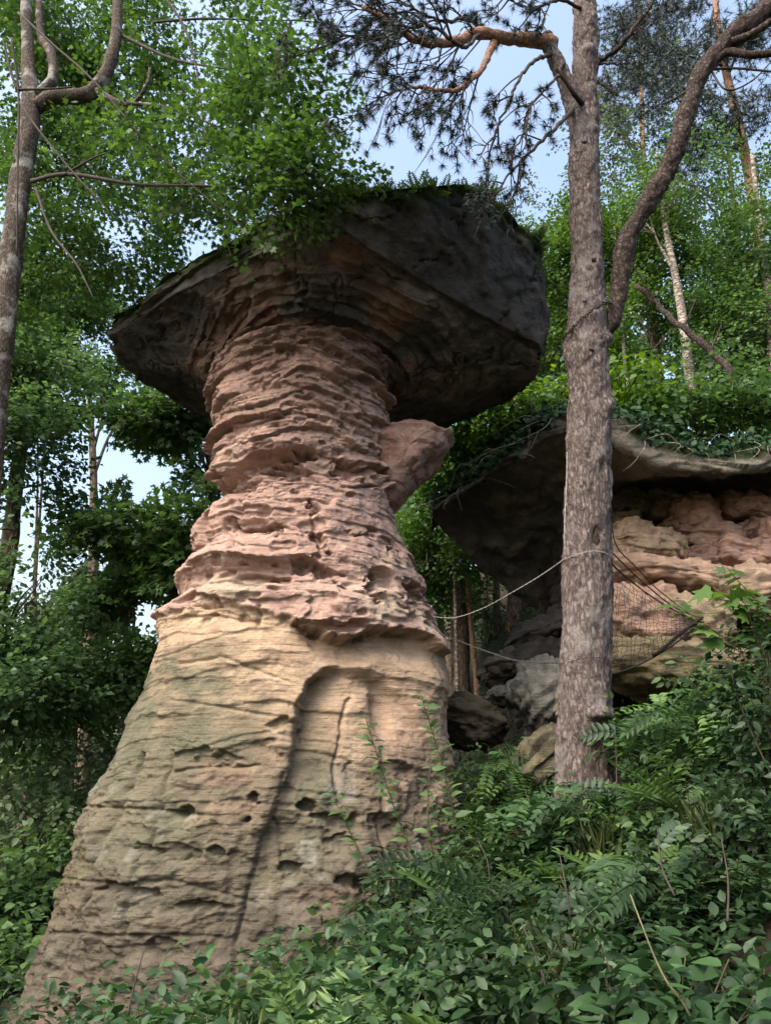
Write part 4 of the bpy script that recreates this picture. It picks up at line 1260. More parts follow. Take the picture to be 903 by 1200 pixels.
conifer('grey conifer with a reddish trunk at the upper right edge', [down(900, 500, 22), at(893, 330, 22), at(883, 240, 22), at(868, 160, 22), at(845, 60, 22), at(835, -20, 22)], [0.24, 0.22, 0.17, 0.1],
        [bl(830, 60, 22, 60, 50), bl(780, 110, 21, 60, 40), bl(860, 130, 21, 50, 50), bl(740, 60, 21, 50, 50), bl(880, 40, 21, 40, 50), bl(800, 180, 22, 50, 40)], 900, 0.26, 71)
conifer('forked reddish conifer between the cap and the pine trunk', [down(662, 560, 25), at(660, 470, 25), at(648, 425, 25), at(636, 395, 25), at(630, 340, 25)], [0.15, 0.14, 0.1, 0.06],
        [bl(640, 420, 25, 26, 30), bl(620, 460, 25, 20, 24), bl(648, 350, 25, 24, 40)], 200, 0.3, 72)
conifer('thin conifer high in the corner above the leaning limb', [down(770, 500, 27), at(760, 300, 27), at(752, 150, 27), at(748, -10, 27)], [0.16, 0.13, 0.07],
        [bl(730, 30, 27, 50, 40), bl(770, 80, 27, 50, 50), bl(790, 20, 27, 50, 40), bl(710, 120, 27, 40, 40)], 500, 0.3, 73)

# far woods closing the view between the trees
fg = np.random.default_rng(90)


def far_mass(boxes, n, leaf, mat, label, cat, seed):
    g = np.random.default_rng(seed)
    pts, od = crown_points([bl(*b) for b in boxes], n, g, 0.5, -0.2, seed=seed)
    ob = sprays(pts, od, 8, 1.0, leaf, 'quad', g, 0.6, 0.2, 1.1, 'far_woods', M[mat])
    tag(ob, label, cat)
    return ob


far_mass([(30, 900, 34, 130, 60, 3), (120, 930, 34, 100, 60, 3), (40, 990, 30, 120, 60, 3)], 900, 0.45, 'L_grey', 'hazy pale green woods low in the left background', 'woods', 91)
far_mass([(560, 480, 32, 90, 60, 3), (700, 430, 34, 100, 70, 3), (830, 420, 34, 100, 70, 3), (620, 560, 30, 90, 60, 3), (540, 640, 30, 90, 70, 3), (860, 380, 36, 70, 60, 3), (740, 390, 36, 90, 50, 3)], 1900, 0.34, 'L_mid', 'green woods far up the slope behind the right rock', 'woods', 92)
far_mass([(540, 740, 32, 80, 50, 3)], 350, 0.42, 'L_deep', 'dim woods behind the thin trunks right of the pillar', 'woods', 93)

# ------------------------------------------------------------------ the pine in front
pg = np.random.default_rng(3)
YP = 7.5
pp = [down(684, 905, YP), at(684, 900, YP), at(686, 800, YP), at(688, 700, YP), at(688, 600, YP), at(689, 500, YP), at(688, 400, YP), at(687, 300, YP), at(684, 200, YP), at(685, 100, YP), at(685, 0, YP), at(685, -120, YP), at(684, -260, YP)]
pine = thing('pine_tree', pp[0], 'tall pine with flaky grey pink bark standing in front of the right rock', 'tree')
po = np.array(pp[0])
NPn, NPs = 760, 96
P = spline(np.array(pp), NPn)
ppx, ppy = px_of(P)
hw_px = np.interp(ppy, [-260, 0, 60, 130, 200, 300, 400, 500, 600, 700, 800, 860, 900, 960], [12, 13.5, 14, 16, 17.5, 19.5, 24, 25, 27, 27.5, 29, 30, 32, 40])
dep = P[:, 1] * CP + (P[:, 2] - CAMZ) * SP
rad = hw_px * dep / F
V, q, t = tube_arrays(P, rad, NPs)
axis_pts = np.concatenate([np.repeat(P, NPs, 0), P[:1], P[-1:]])
cd = V - axis_pts
cdn = cd / (np.linalg.norm(cd, axis=1)[:, None] + 1e-9)
ln_ = fbm(V * np.array([1.5, 1.5, 0.9]), 3, 601)
# bark plates: cells stretched along the trunk, lifted with sharp edges
w1 = noise(V * np.array([13, 13, 4.5]) + 0.6 * fbm(V * 9, 3, 611)[:, None], 603)
w2 = noise(V * np.array([30, 30, 11]) + 0.4 * fbm(V * 20, 2, 613)[:, None], 607)
plate = np.floor(w1 * 3.5) / 3.5 * 0.022 + np.floor(w2 * 3) / 3 * 0.010 + 0.03 * ln_
spx_, spy_ = px_of(V)
frontp = cdn[:, 1] < 0.3
for (ax, ay, sx, sy, am) in [(690, 316, 9, 8, 0.05), (700, 838, 12, 9, 0.10), (672, 415, 14, 12, 0.04), (655, 425, 8, 18, 0.05), (711, 475, 7, 10, 0.06), (712, 396, 7, 8, 0.06), (680, 365, 6, 5, 0.03), (692, 726, 10, 8, 0.02), (686, 60, 6, 5, 0.04), (690, 55, 5, 5, 0.03)]:
    plate += frontp * am * np.exp(-(((spx_ - ax) / sx) ** 2 + ((spy_ - ay) / sy) ** 2))
for (ax, ay, sx, sy, am) in [(690, 316, 4, 4, 0.05), (686, 425, 5, 4, 0.05), (706, 545, 3, 8, 0.06), (689, 536, 3, 4, 0.04), (698, 655, 4, 3, 0.03), (700, 845, 8, 3, 0.06)]:
    plate -= frontp * am * np.exp(-(((spx_ - ax) / sx) ** 2 + ((spy_ - ay) / sy) ** 2))
# a long furrow of shed bark down the front and the slot below the scar
plate -= frontp * 0.06 * np.exp(-((spx_ - 699) / 6) ** 2) * sstep(612, 622, spy_) * sstep(650, 630, spy_)
V = V + cdn * plate[:, None]
pine_trunk = mesh_np('trunk', V - po, [q, t], M['pine'], pine, smooth=False)
# scar of bare wood
sc = at(700, 598, YP - 0.225)
boulder('bark_scar', sc, (0.055, 0.035, 0.12), (0.0, 0.1, 0), (0.3, 0.27, 0.25), pine_trunk, po, 621, mat='crust', strata=0.0, blocky=2.2, lump=0.08, nu=32, nv=20)
sc = at(698, 632, YP - 0.205)
boulder('rot_hollow', sc, (0.03, 0.028, 0.10), (0.0, 0.1, 0), (0.05, 0.035, 0.03), pine_trunk, po, 623, mat='crust', strata=0.0, blocky=2.2, lump=0.1, nu=28, nv=18)
for _x, _y, _r in ((690, 317, 0.035), (700, 846, 0.055), (712, 398, 0.05), (680, 366, 0.025), (711, 478, 0.04), (686, 424, 0.035), (689, 62, 0.03)):
    _k = int(np.argmin(np.abs(ppy - _y)))
    _a = math.acos(np.clip((_x - ppx[_k]) / hw_px[_k], -0.98, 0.98))
    _c = P[_k] + (rad[_k] + 0.015) * np.array([math.cos(_a), -math.sin(_a), 0])
    boulder('knot', _c, (_r, _r, _r * 0.9), (0, 0, 0), (0.1, 0.075, 0.068), pine_trunk, po, 640 + _x + _y, mat='crust', strata=0.0, blocky=2.1, lump=0.25, nu=24, nv=16)

# limb that bends out to the right
bend = [(704, 392, 7.5), (716, 380, 7.45), (723, 352, 7.4), (727, 315, 7.35), (735, 280, 7.3), (757, 240, 7.2), (780, 200, 7.1), (796, 160, 7.0), (808, 120, 6.95), (822, 85, 6.9), (845, 55, 6.85), (878, 28, 6.8), (915, 0, 6.7), (960, -40, 6.6)]
Pb = spline(np.array([at(*p) for p in bend]), 200)
bx_, by_ = px_of(Pb)
depb = Pb[:, 1] * CP + (Pb[:, 2] - CAMZ) * SP
rb = np.interp(np.arange(200) / 199., [0, 0.05, 0.2, 0.35, 0.5, 0.62, 0.7, 0.78, 0.9, 1], [11, 14, 17, 17, 16, 15, 16, 20, 18, 16]) * depb / F * 0.64
V, q, t = tube_arrays(Pb, rb, 40)
cd = V - np.concatenate([np.repeat(Pb, 40, 0), Pb[:1], Pb[-1:]])
V = V + cd * (0.24 * fbm(V * 4, 3, 631) + 0.16 * fbm(V * np.array([16, 16, 10]), 3, 633) + 0.07 * np.floor(3 * noise(V * 22, 635)) / 3)[:, None]
mesh_np('leaning_limb', V - po, [q, t], M['limb'], pine, smooth=False)
limb([(826, 82, 6.9), (850, 62, 6.8), (880, 64, 6.7), (930, 60, 6.6)], 0.06, 0.04, 'limb', pine, po)
limb([(822, 82, 6.9), (860, 80, 6.8), (905, 84, 6.7)], 0.02, 0.012, 'limb', pine, po)
limb([(850, 52, 6.85), (880, 40, 6.7), (910, 20, 6.6)], 0.06, 0.04, 'limb', pine, po)
limb([(830, 78, 6.9), (850, 105, 6.8), (880, 95, 6.9), (905, 70, 7.0)], 0.015, 0.007, 'twig', pine, po)
limb([(815, 100, 6.95), (780, 120, 7.1), (745, 128, 7.3)], 0.014, 0.006, 'twig', pine, po)
# dead stub and crown limbs
Ps = limb([(683, 175, 7.45), (676, 140, 7.4), (666, 105, 7.35), (655, 80, 7.3), (645, 58, 7.3), (640, 42, 7.3)], 0.14, 0.085, 'pine', pine, po, n=50, nseg=20)
limb([(682, 122, 7.25), (672, 110, 7.1), (660, 92, 7.0), (651, 80, 6.95)], 0.035, 0.02, 'hollow', pine, po)
main1 = [(648, 52, 7.3), (620, 46, 7.2), (590, 45, 7.1), (560, 38, 7.0), (535, 48, 6.9), (510, 50, 6.8), (480, 44, 6.7), (450, 22, 6.6), (425, 8, 6.6)]
main2 = [(578, 50, 7.1), (566, 78, 7.0), (550, 95, 6.9), (530, 107, 6.8), (510, 106, 6.7), (485, 102, 6.6), (455, 110, 6.5)]
main3 = [(650, 62, 7.3), (628, 70, 7.0), (612, 85, 6.8), (595, 120, 6.7), (578, 160, 6.6)]
main4 = [(670, 128, 7.3), (655, 145, 7.1), (635, 165, 6.9), (605, 195, 6.8), (582, 225, 6.7), (570, 240, 6.7)]
main5 = [(700, 72, 7.5), (722, 58, 7.3), (745, 30, 7.1), (762, 5, 7.0), (775, -30, 7.0)]
main6 = [(660, 75, 7.2), (648, 95, 6.9), (625, 120, 6.8), (612, 160, 6.7), (590, 190, 6.7)]
main7 = [(570, 42, 7.05), (545, 20, 6.9), (520, 25, 6.8), (480, 8, 6.7), (450, -10, 6.6)]
main8 = [(690, 20, 7.5), (660, 0, 7.2), (620, 10, 7.0), (590, -5, 6.9)]
main9 = [(700, 75, 7.5), (715, 75, 7.4), (735, 74, 7.3)]
main10 = [(560, 40, 7.0), (545, 55, 6.8), (530, 48, 6.6), (500, 30, 6.5), (440, 45, 6.3), (400, 40, 6.2)]
main11 = [(697, 95, 7.5), (712, 102, 7.4), (722, 112, 7.3)]
bare = {9, 11}
tufts, tdir = [], []
twigs = Tubes()


def twiggery(Pp, n1, length, level=0):
    for k in range(n1):
        i = pg.integers(max(2, int(len(Pp) * (0.15 if level else 0.3))), len(Pp))
        s = Pp[i]
        tang = Pp[min(i + 1, len(Pp) - 1)] - Pp[i - 1]
        tang /= np.linalg.norm(tang) + 1e-9
        dr = tang * 0.8 + 0.75 * rand_unit(1, pg)[0] + np.array([-0.15, -0.1, -0.28])
        dr /= np.linalg.norm(dr)
        L_ = length * (0.5 + 0.8 * pg.random())
        mid = s + dr * L_ * 0.5 + 0.10 * L_ * pg.normal(size=3)
        e = s + dr * L_ + np.array([0, 0, -0.18 * L_]) + 0.08 * L_ * pg.normal(size=3)
        Q = spline(np.array([s, mid, e]), 8)
        r0 = 0.013 if level == 0 else 0.0075
        twigs.add(Q, np.linspace(r0, r0 * 0.4, 8), 4 if level == 0 else 3)
        if level < 2 and L_ > 0.18:
            twiggery(Q, 4 if level == 0 else 2, L_ * 0.5, level + 1)
        if pg.random() < (0.30 if level == 0 else 0.42):
            tufts.append(e); tdir.append((e - mid) / (np.linalg.norm(e - mid) + 1e-9))
            if pg.random() < 0.5:
                tufts.append(Q[5]); tdir.append(dr)


for i, (mn, r0, r1, mt, n1, ln) in enumerate([(main1, 0.095, 0.03, 'orange', 20, 0.95), (main2, 0.05, 0.015, 'orange', 15, 0.8), (main3, 0.03, 0.01, 'twig', 5, 0.5),
                                              (main4, 0.03, 0.008, 'twig', 10, 0.45), (main5, 0.035, 0.02, 'limb', 6, 0.5), (main6, 0.022, 0.007, 'twig', 8, 0.45),
                                              (main7, 0.03, 0.01, 'twig', 12, 0.6), (main8, 0.03, 0.01, 'twig', 12, 0.5), (main9, 0.016, 0.01, 'limb', 0, 0.4),
                                              (main10, 0.03, 0.008, 'twig', 20, 0.7), (main11, 0.02, 0.012, 'limb', 0, 0.3)]):
    Pl = limb(mn, r0, r1, mt, pine, po, n=36, nseg=10 if r0 > 0.04 else 7, wob=0.008, g=pg)
    twiggery(Pl, n1, ln)
ob = twigs.build('twig', M['twig'], pine, po); ob['kind'] = 'stuff'
needle_tufts(np.array(tufts), 42, 0.10, pg, 'needles', pine, po, w=0.075, axis=np.array(tdir))

# ------------------------------------------------------------------ chain, cables and net
def twist(name, pts, r, mat, label, cat, strands=2, pitch=0.12, closed_=False):
    Pp = spline(np.array(pts), max(24, int(np.linalg.norm(np.diff(np.array(pts), axis=0), axis=1).sum() / 0.018)))
    X, Yv, T = frames(Pp)
    s = np.concatenate([[0], np.cumsum(np.linalg.norm(np.diff(Pp, axis=0), axis=1))])
    tb = Tubes()
    for k in range(strands):
        a = s / pitch * 2 * math.pi + k * 2 * math.pi / strands
        tb.add(Pp + r * 0.6 * (np.cos(a)[:, None] * X + np.sin(a)[:, None] * Yv), r * 0.62, 5)
    ob = tb.build(name, M[mat], None, Pp[0])
    ob.location = Pp[0]
    return tag(ob, label, cat)


cables = []
# chain round the pine: an inclined ring just proud of the bark
pc = spline(np.array(pp), 400)
pcx, pcy = px_of(pc)
ring = []
for a in np.linspace(-math.pi * 1.02, math.pi * 0.02, 26):
    h = 0.5 + 0.5 * math.cos(a)                # 0 at left .. 1 at right
    yy = 398 - 38 * h
    k = int(np.argmin(np.abs(pcy - yy)))
    r_ = 24.6 * (pc[k, 1] * CP + (pc[k, 2] - CAMZ) * SP) / F + 0.03
    ring.append(pc[k] + np.array([r_ * math.cos(a), r_ * math.sin(a), 0]))
root = thing('chain', ring[0], 'dark rusty chain slung round the pine trunk below the bent limb', 'chain')
Rg = spline(np.array(ring), 400)
sl = np.concatenate([[0], np.cumsum(np.linalg.norm(np.diff(Rg, axis=0), axis=1))])
nl = int(sl[-1] / 0.034)
for k in range(nl):                              # chain links, every second one turned a quarter
    i0 = int(np.argmin(np.abs(sl - (k + 0.5) * sl[-1] / nl)))
    T_ = Rg[min(i0 + 2, 399)] - Rg[max(i0 - 2, 0)]; T_ /= np.linalg.norm(T_)
    S_ = np.cross(T_, np.array([0, 0, 1.0])); S_ /= np.linalg.norm(S_)
    U_ = np.cross(S_, T_)
    W_ = U_ if k % 2 == 0 else S_
    aa = np.linspace(0, 2 * math.pi, 13)
    lk = Rg[i0] + np.cos(aa)[:, None] * T_ * 0.024 + np.sin(aa)[:, None] * W_ * 0.015
    tb = Tubes(); tb.add(lk, 0.0062, 5)
    tb.build('link', M['chain'], root, ring[0])

twist('steel_cable', [at(498, 721, 9.2), at(530, 724, 8.9), at(565, 713, 8.6), at(600, 694, 8.2), at(632, 675, 7.9), at(661, 655, 7.45)], 0.005, 'rope', 'pale cable sagging from the pillar up to the pine trunk', 'cable')
twist('steel_cable', [at(662, 655, 7.45), at(661, 620, 7.43), at(663, 575, 7.42), at(664, 530, 7.42)], 0.005, 'rope', 'pale cable running up the left edge of the pine trunk', 'cable')
twist('steel_cable', [at(505, 738, 9.2), at(540, 752, 8.9), at(575, 765, 8.5), at(610, 775, 8.1), at(664, 777, 7.5)], 0.008, 'net', 'dark lower cable reaching from the pillar to the pine trunk', 'cable')
for yy, lab_ in ((656, 'pale cable loop tied round the pine trunk at the upper cable'), (777, 'cable loop tied round the pine trunk at the lower cable')):
    k = int(np.argmin(np.abs(ppy - yy)))
    rr_ = rad[k] + 0.025
    twist('cable_loop', [P[k] + np.array([rr_ * math.cos(a), rr_ * math.sin(a), 0.015 * math.sin(3 * a)]) for a in np.linspace(0, 2 * math.pi, 25)], 0.004, 'rope' if yy < 700 else 'net', lab_, 'cable')
netr = thing('safety_net', at(716, 650, 7.6), 'dark square mesh net stretched from the pine across the pale boulder', 'net')
no = at(716, 650, 7.6)


def net_pt(u, v):
    """u along the net away from the pine, v from top cord to bottom cord"""
    tp = np.array([708 + u * 112, 652 + 78 * u ** 0.9, 7.6 + 2.4 * u])
    bt = np.array([700 + u * 124, 792 - 64 * u ** 1.3, 7.6 + 2.4 * u])
    c = tp * (1 - v) + bt * v
    return at(c[0], c[1] + 6 * math.sin(math.pi * u), c[2] - 0.25 * math.sin(math.pi * u) * math.sin(math.pi * v))


nt_ = Tubes()
for i in range(24):
    u = i / 23
    nt_.add(np.array([net_pt(u, v) + 0.010 * pg.normal(size=3) for v in np.linspace(0, 1, 16)]), 0.0028, 3)
for j in range(20):
    v = j / 19
    nt_.add(np.array([net_pt(u, v) + 0.010 * pg.normal(size=3) for u in np.linspace(0, 1, 24)]), 0.0028, 3)
ob = nt_.build('net_mesh', M['net'], netr, no); ob['kind'] = 'stuff'
for v in (0.0, 1.0):
    tb = Tubes(); tb.add(np.array([net_pt(u, v) for u in np.linspace(0, 1, 24)]), 0.009, 6)
    tb.build('edge_cord', M['net'], netr, no)
twist('steel_cable', [at(716, 610, 7.5), at(722, 640, 7.6), at(745, 665, 8.2), at(775, 695, 8.9), at(820, 728, 9.9)], 0.007, 'net', 'thin dark cable slanting down from the pine above the net', 'cable')
twist('steel_cable', [at(717, 648, 7.6), at(750, 680, 8.3), at(790, 712, 9.2), at(822, 725, 10.0)], 0.008, 'net', 'dark cable along the upper edge of the net', 'cable')
twist('dead_branch', [at(822, 724, 9.8), at(800, 740, 9.4), at(775, 762, 9.0), at(764, 768, 8.8)], 0.022, 'hollow', 'dark crooked dead branch lying on the lower edge of the net', 'branch')

# ------------------------------------------------------------------ plants on the cap
def leaf_me(kind, L, mat, wid=1.0, droop=0.12, name='leaf'):
    """one leaf as a mesh, base at the origin, growing along +y"""
    v, f = leaf_shape(kind)
    v = v * np.array([wid, 1, 1]) * L
    v[:, 2] -= droop * L * (v[:, 1] / L) ** 2
    return mesh_np(name, v, f, M[mat], attrs={'rnd': np.full(len(v), 0.0)}, link=False)


def ovate_me(L, W, mat, droop=0.25, teeth=True, name='leaf'):
    """a larger toothed leaf with a folded midrib, for plants near the camera"""
    n = 9
    t = np.linspace(0, 1, n)
    w = W * np.sin(np.pi * t ** 0.8) ** 0.8 * (1 - 0.25 * t)
    if teeth:
        w[1:-1:2] *= 0.88
    y = t * L
    z = -droop * L * t ** 2
    mid = np.stack([0 * t, y, z], 1)
    lf = np.stack([-w, y - 0.03 * L, z + 0.28 * w], 1)
    rt = np.stack([w, y - 0.03 * L, z + 0.28 * w], 1)
    V = np.concatenate([mid, lf[1:-1], rt[1:-1]])
    m_ = n - 2
    Fq = []
    Ft = []
    for k in range(n - 1):
        la, lb = (n + k - 1 if 0 < k < n - 1 else None), (n + k if k + 1 < n - 1 else None)
        ra, rb_ = (n + m_ + k - 1 if 0 < k < n - 1 else None), (n + m_ + k if k + 1 < n - 1 else None)
        for a, b, sg in ((la, lb, 1), (ra, rb_, -1)):
            q_ = [k, k + 1] + [x for x in (b, a) if x is not None]
            q_ = q_ if sg > 0 else q_[::-1]
            (Fq if len(q_) == 4 else Ft).append(q_)
    return mesh_np(name, V, [np.array(Ft), np.array(Fq)], M[mat], attrs={'rnd': np.full(len(V), 0.0)}, link=False)


def compound_me(L, nlf, lf, mat, wid=0.9, droop=0.3, name='compound_leaf', shape='oval'):
    """pinnate leaf: a stalk with paired leaflets"""
    g = np.random.default_rng(int(L * 1000) + nlf)
    t = np.linspace(0.18, 0.97, nlf)
    y = t * L
    z = -droop * L * t ** 2
    P_, D_, N_, Ls = [], [], [], []
    for k in range(nlf):
        for s in (-1, 1):
            P_.append((0, y[k], z[k])); D_.append((s * 0.9, 0.5, 0.02 + 0.1 * g.normal())); N_.append((0.15 * g.normal(), -0.1, 1)); Ls.append(lf * (0.75 + 0.35 * math.sin(math.pi * t[k])))
    P_.append((0, y[-1], z[-1])); D_.append((0, 1, -0.5)); N_.append((0, 0.4, 1)); Ls.append(lf)
    V, Fc, r = place_leaves(shape, np.array(P_, float), np.array(D_, float), np.array(N_, float), np.array(Ls), wid, r=0.12 * g.random(len(P_)))
    tt = np.linspace(0, 1, 6)
    TV, tq, tt_ = tube_arrays(np.stack([0 * tt, tt * L * 0.97, -droop * L * tt ** 2], 1), np.linspace(0.006, 0.0025, 6) * (L / 0.35), 3)
    n0 = len(V)
    return mesh_np(name, np.concatenate([V, TV]), [Fc, np.concatenate([tt_ + n0]), tq + n0], M[mat], attrs={'rnd': np.concatenate([r, np.zeros(len(TV))])}, link=False)


def orient(p, d_, n_, s=1.0):
    """matrix putting +y along d_ and +z near n_"""
    d_ = Vector(d_).normalized()
    x = d_.cross(Vector(n_))
    if x.length < 1e-4:
        x = d_.cross(Vector((1, 0, 0.1)))
    x.normalize()
    z = x.cross(d_)
    m_ = Matrix((x, d_, z)).transposed().to_4x4()
    return Matrix.Translation(Vector(p)) @ m_ @ Matrix.Scale(s, 4)


def put(name, me, parent, mtx):
    o_ = bpy.data.objects.new(name, me)
    COL.objects.link(o_)
    o_.parent = parent
    o_.matrix_local = mtx
    return o_


fern_mes = [compound_me(0.20, 8, 0.06, 'L_fern', 0.6, 0.5, 'frond', 'quad'), compound_me(0.16, 7, 0.05, 'L_fern', 0.6, 0.8, 'frond', 'quad'), compound_me(0.24, 9, 0.06, 'L_fern', 0.55, 0.35, 'frond', 'quad')]
cg = np.random.default_rng(17)


def fern(p, label, group, size=1.0, n=7, lean=(0, 0, 0)):
    root = thing('fern', p, label, 'fern', group)
    for k in range(n):
        a = cg.random() * 2 * math.pi
        dr = np.array([math.cos(a), math.sin(a), 0.5 + 0.7 * cg.random()]) + np.asarray(lean)
        put('frond', fern_mes[cg.integers(3)], root, orient((0, 0, 0), dr, (0, 0, 1), size * (0.7 + 0.6 * cg.random())))
    return root


# ferns along the upper rim of the cap: find rim vertices by their place round the rim
rimrow = cap_top[n_under + n_rim - 4]
rpx, rpy = px_of(rimrow)
ok = np.where((rimrow[:, 1] < 9.3) & (rpx > 375) & (rpx < 640))[0]
ok = ok[np.argsort(rpx[ok])]
for k, j in enumerate(np.linspace(0, len(ok) - 1, 46).astype(int)):
    p = rimrow[ok[j]] + np.array([0.04 * cg.normal(), 0.03 + 0.08 * cg.random(), 0.05])
    fern(p, ('small fern tuft on the cap rim left of its highest hump' if px_of(p)[0] < 480 else 'small fern tuft on the highest hump of the cap rim' if px_of(p)[0] < 560 else 'small fern tuft on the slope of the cap rim down to its right corner'), 'ferns along the cap rim', 0.65 + 0.4 * cg.random(), 9)
ok2 = np.where((rimrow[:, 1] < 10.3) & (rpx > 135) & (rpx < 375))[0]
ok2 = ok2[np.argsort(rpx[ok2])]
# moss and grass on the cap's left shoulder, one mat
mp_, mo_ = [], []
for j in ok2:
    for _ in range(16):
        mp_.append(rimrow[j] + np.array([0.05 * cg.normal(), 0.02 + 0.30 * cg.random(), 0.05 * cg.random()]))
for j in ok:
    for _ in range(9):
        mp_.append(rimrow[j] + np.array([0.05 * cg.normal(), 0.02 + 0.30 * cg.random(), 0.02 + 0.05 * cg.random()]))
mp_ = np.array(mp_)
V, Fc, r = place_leaves('quad', mp_, rand_unit(len(mp_), cg) + np.array([0, -0.3, 0.5]), rand_unit(len(mp_), cg), 0.045 + 0.05 * cg.random(len(mp_)), 0.6, 3)
ob = mesh_np('moss_mat', V, Fc, M['L_fern'], None, {'rnd': r})
tag(ob, 'mat of moss and low herbs covering the top edge of the capstone', 'moss', kind='stuff')

# sapling on the cap
sapc = at(272, 302, 8.2)
small_leaf = leaf_me('oval', 0.06, 'L_mid', 0.9)
lime_leaf = leaf_me('oval', 0.065, 'L_lime', 0.9)


def sapling(base, tips, leaf_mes, n_leaf, label, cat='sapling', group=None, r=0.008, bark='stem', seed=0, spread=0.1, hang=0.1, start=0.25, name='sapling', stuff=0, stuff_kw=None, size=1.0):
    """stems from a base to tips, with leaf objects alternately along them"""
    g = np.random.default_rng(seed)
    base = np.asarray(base, float)
    root = thing(name, base, label, cat, group)
    Qs = []
    for tp in tips:
        tp = np.asarray(tp, float)
        ctrl = np.array([base + 0.03 * g.normal(size=3) * [1, 1, 0], base * 0.5 + tp * 0.5 + 0.06 * np.linalg.norm(tp - base) * g.normal(size=3) + np.array([0, 0, 0.08 * np.linalg.norm(tp - base)]), tp])
        Q = spline(ctrl, 24)
        Qs.append(Q)
        tb = Tubes(); tb.add(Q, np.linspace(r, r * 0.35, 24), 6)
        tb.build('stem', M[bark], root, base)
    per = max(1, n_leaf // len(Qs))
    for Q in Qs:
        for k in range(per):
            f_ = start + (1 - start) * (k + g.random() * 0.6) / per
            i = min(22, int(f_ * 23))
            s = Q[i] * (1 - (f_ * 23 - i)) + Q[min(i + 1, 23)] * (f_ * 23 - i)
            T_ = Q[i + 1] - Q[i]; T_ /= np.linalg.norm(T_)
            a = k * 2.4 + g.random()
            side = np.array([math.cos(a), math.sin(a), 0.0])
            dr = side + 0.5 * T_ + np.array([0, 0, -hang]) + 0.2 * g.normal(size=3)
            nn = np.array([0, -0.5, 0.85]) + 0.35 * g.normal(size=3)
            put('leaf', leaf_mes[g.integers(len(leaf_mes))], root, orient(s - base + side * spread * 0.15 * g.random(), dr, nn, size * (0.6 + 0.8 * g.random() ** 1.5)))
    if stuff:
        kw = dict(leaf=0.06, shape='oval', mat='L_dark', rad=0.35, wid=1.0)
        kw.update(stuff_kw or {})
        allq = np.concatenate([Q[6:] for Q in Qs])
        per = 7 if not kw.get('pin') else 15
        m_ = max(8, stuff // per)
        c = allq[g.integers(0, len(allq), m_ * 2)]
        off = rand_unit(m_ * 2, g) * (g.random(m_ * 2) ** 0.5)[:, None] * kw['rad'] * np.array([1, 1, 0.7])
        lp = c + off
        keep = noise(lp * 3.0 / max(0.4, kw['rad']), seed) > -0.25
        lp, off = lp[keep][:m_], off[keep][:m_]
        lp[:, 2] = np.maximum(lp[:, 2], ground_z(lp[:, 0], lp[:, 1]) + 0.05)
        sprays(lp, off / (np.linalg.norm(off, axis=1)[:, None] + 1e-6), per, kw['leaf'] * (3.6 if not kw.get('pin') else 4.6), kw['leaf'], kw['shape'], g, 0.4, 0.35, kw['wid'], 'foliage', M[kw['mat']], root, base, pin=kw.get('pin', False))
    return root


sapling(sapc, [sapc + np.array([0.1, 0.0, 0.55]), sapc + np.array([0.32, 0.1, 0.6]), sapc + np.array([-0.12, 0, 0.4])], [lime_leaf, small_leaf], 54, 'little pale stemmed sapling growing on the left shoulder of the capstone', r=0.014, bark='stem_pale', seed=3, start=0.15)
sapc2 = at(372, 262, 7.35)
sapling(sapc2, [sapc2 + np.array([0.2, -0.1, 0.2]), sapc2 + np.array([-0.25, -0.05, 0.35])], [small_leaf], 40, 'low leafy sprig hanging over the pointed notch in the cap rim', r=0.008, seed=4, start=0.1)

# ------------------------------------------------------------------ plants on the right rock
iv, io = [], []
ig = np.random.default_rng(23)
toprow = spd.reshape(NRS, NU, 3)
for _ in range(5200):
    u = int(ig.integers(0, NU)); s = ig.integers(70 + 12, NRS - 8)
    p = toprow[s, u] + np.array([0, -0.05, 0.05]) + 0.07 * ig.normal(size=3)
    iv.append(p)
iv = np.array(iv)
V, Fc, r = place_leaves('oval', iv, rand_unit(len(iv), ig) + np.array([0, -0.4, -0.5]), np.array([0, -0.8, 0.6]) + 0.5 * rand_unit(len(iv), ig), 0.07 + 0.05 * ig.random(len(iv)), 1.1, 5)
ob = mesh_np('ivy', V, Fc, M['L_ivy'], None, {'rnd': r})
tag(ob, 'dark ivy creeping over the upper edge of the right rock overhang', 'ivy', kind='stuff')
rt_ = Tubes()
for k in range(46):
    u = int(ig.integers(5, NU * 0.75)); s0 = toprow[78 + ig.integers(0, 14), u]
    e = s0 + np.array([0.5 * ig.normal() - 0.2, -0.12, -0.18 - 0.35 * ig.random()])
    rt_.add(spline(np.array([s0 + [0, -0.05, 0], (s0 + e) / 2 + 0.13 * ig.normal(size=3) + [0, -0.08, 0], e]), 10), np.linspace(0.008, 0.0025, 10), 4)
ob = rt_.build('hanging_roots', M['deadwood'])
tag(ob, 'bare roots and dead stems trailing from the lip of the right rock', 'roots', kind='stuff')

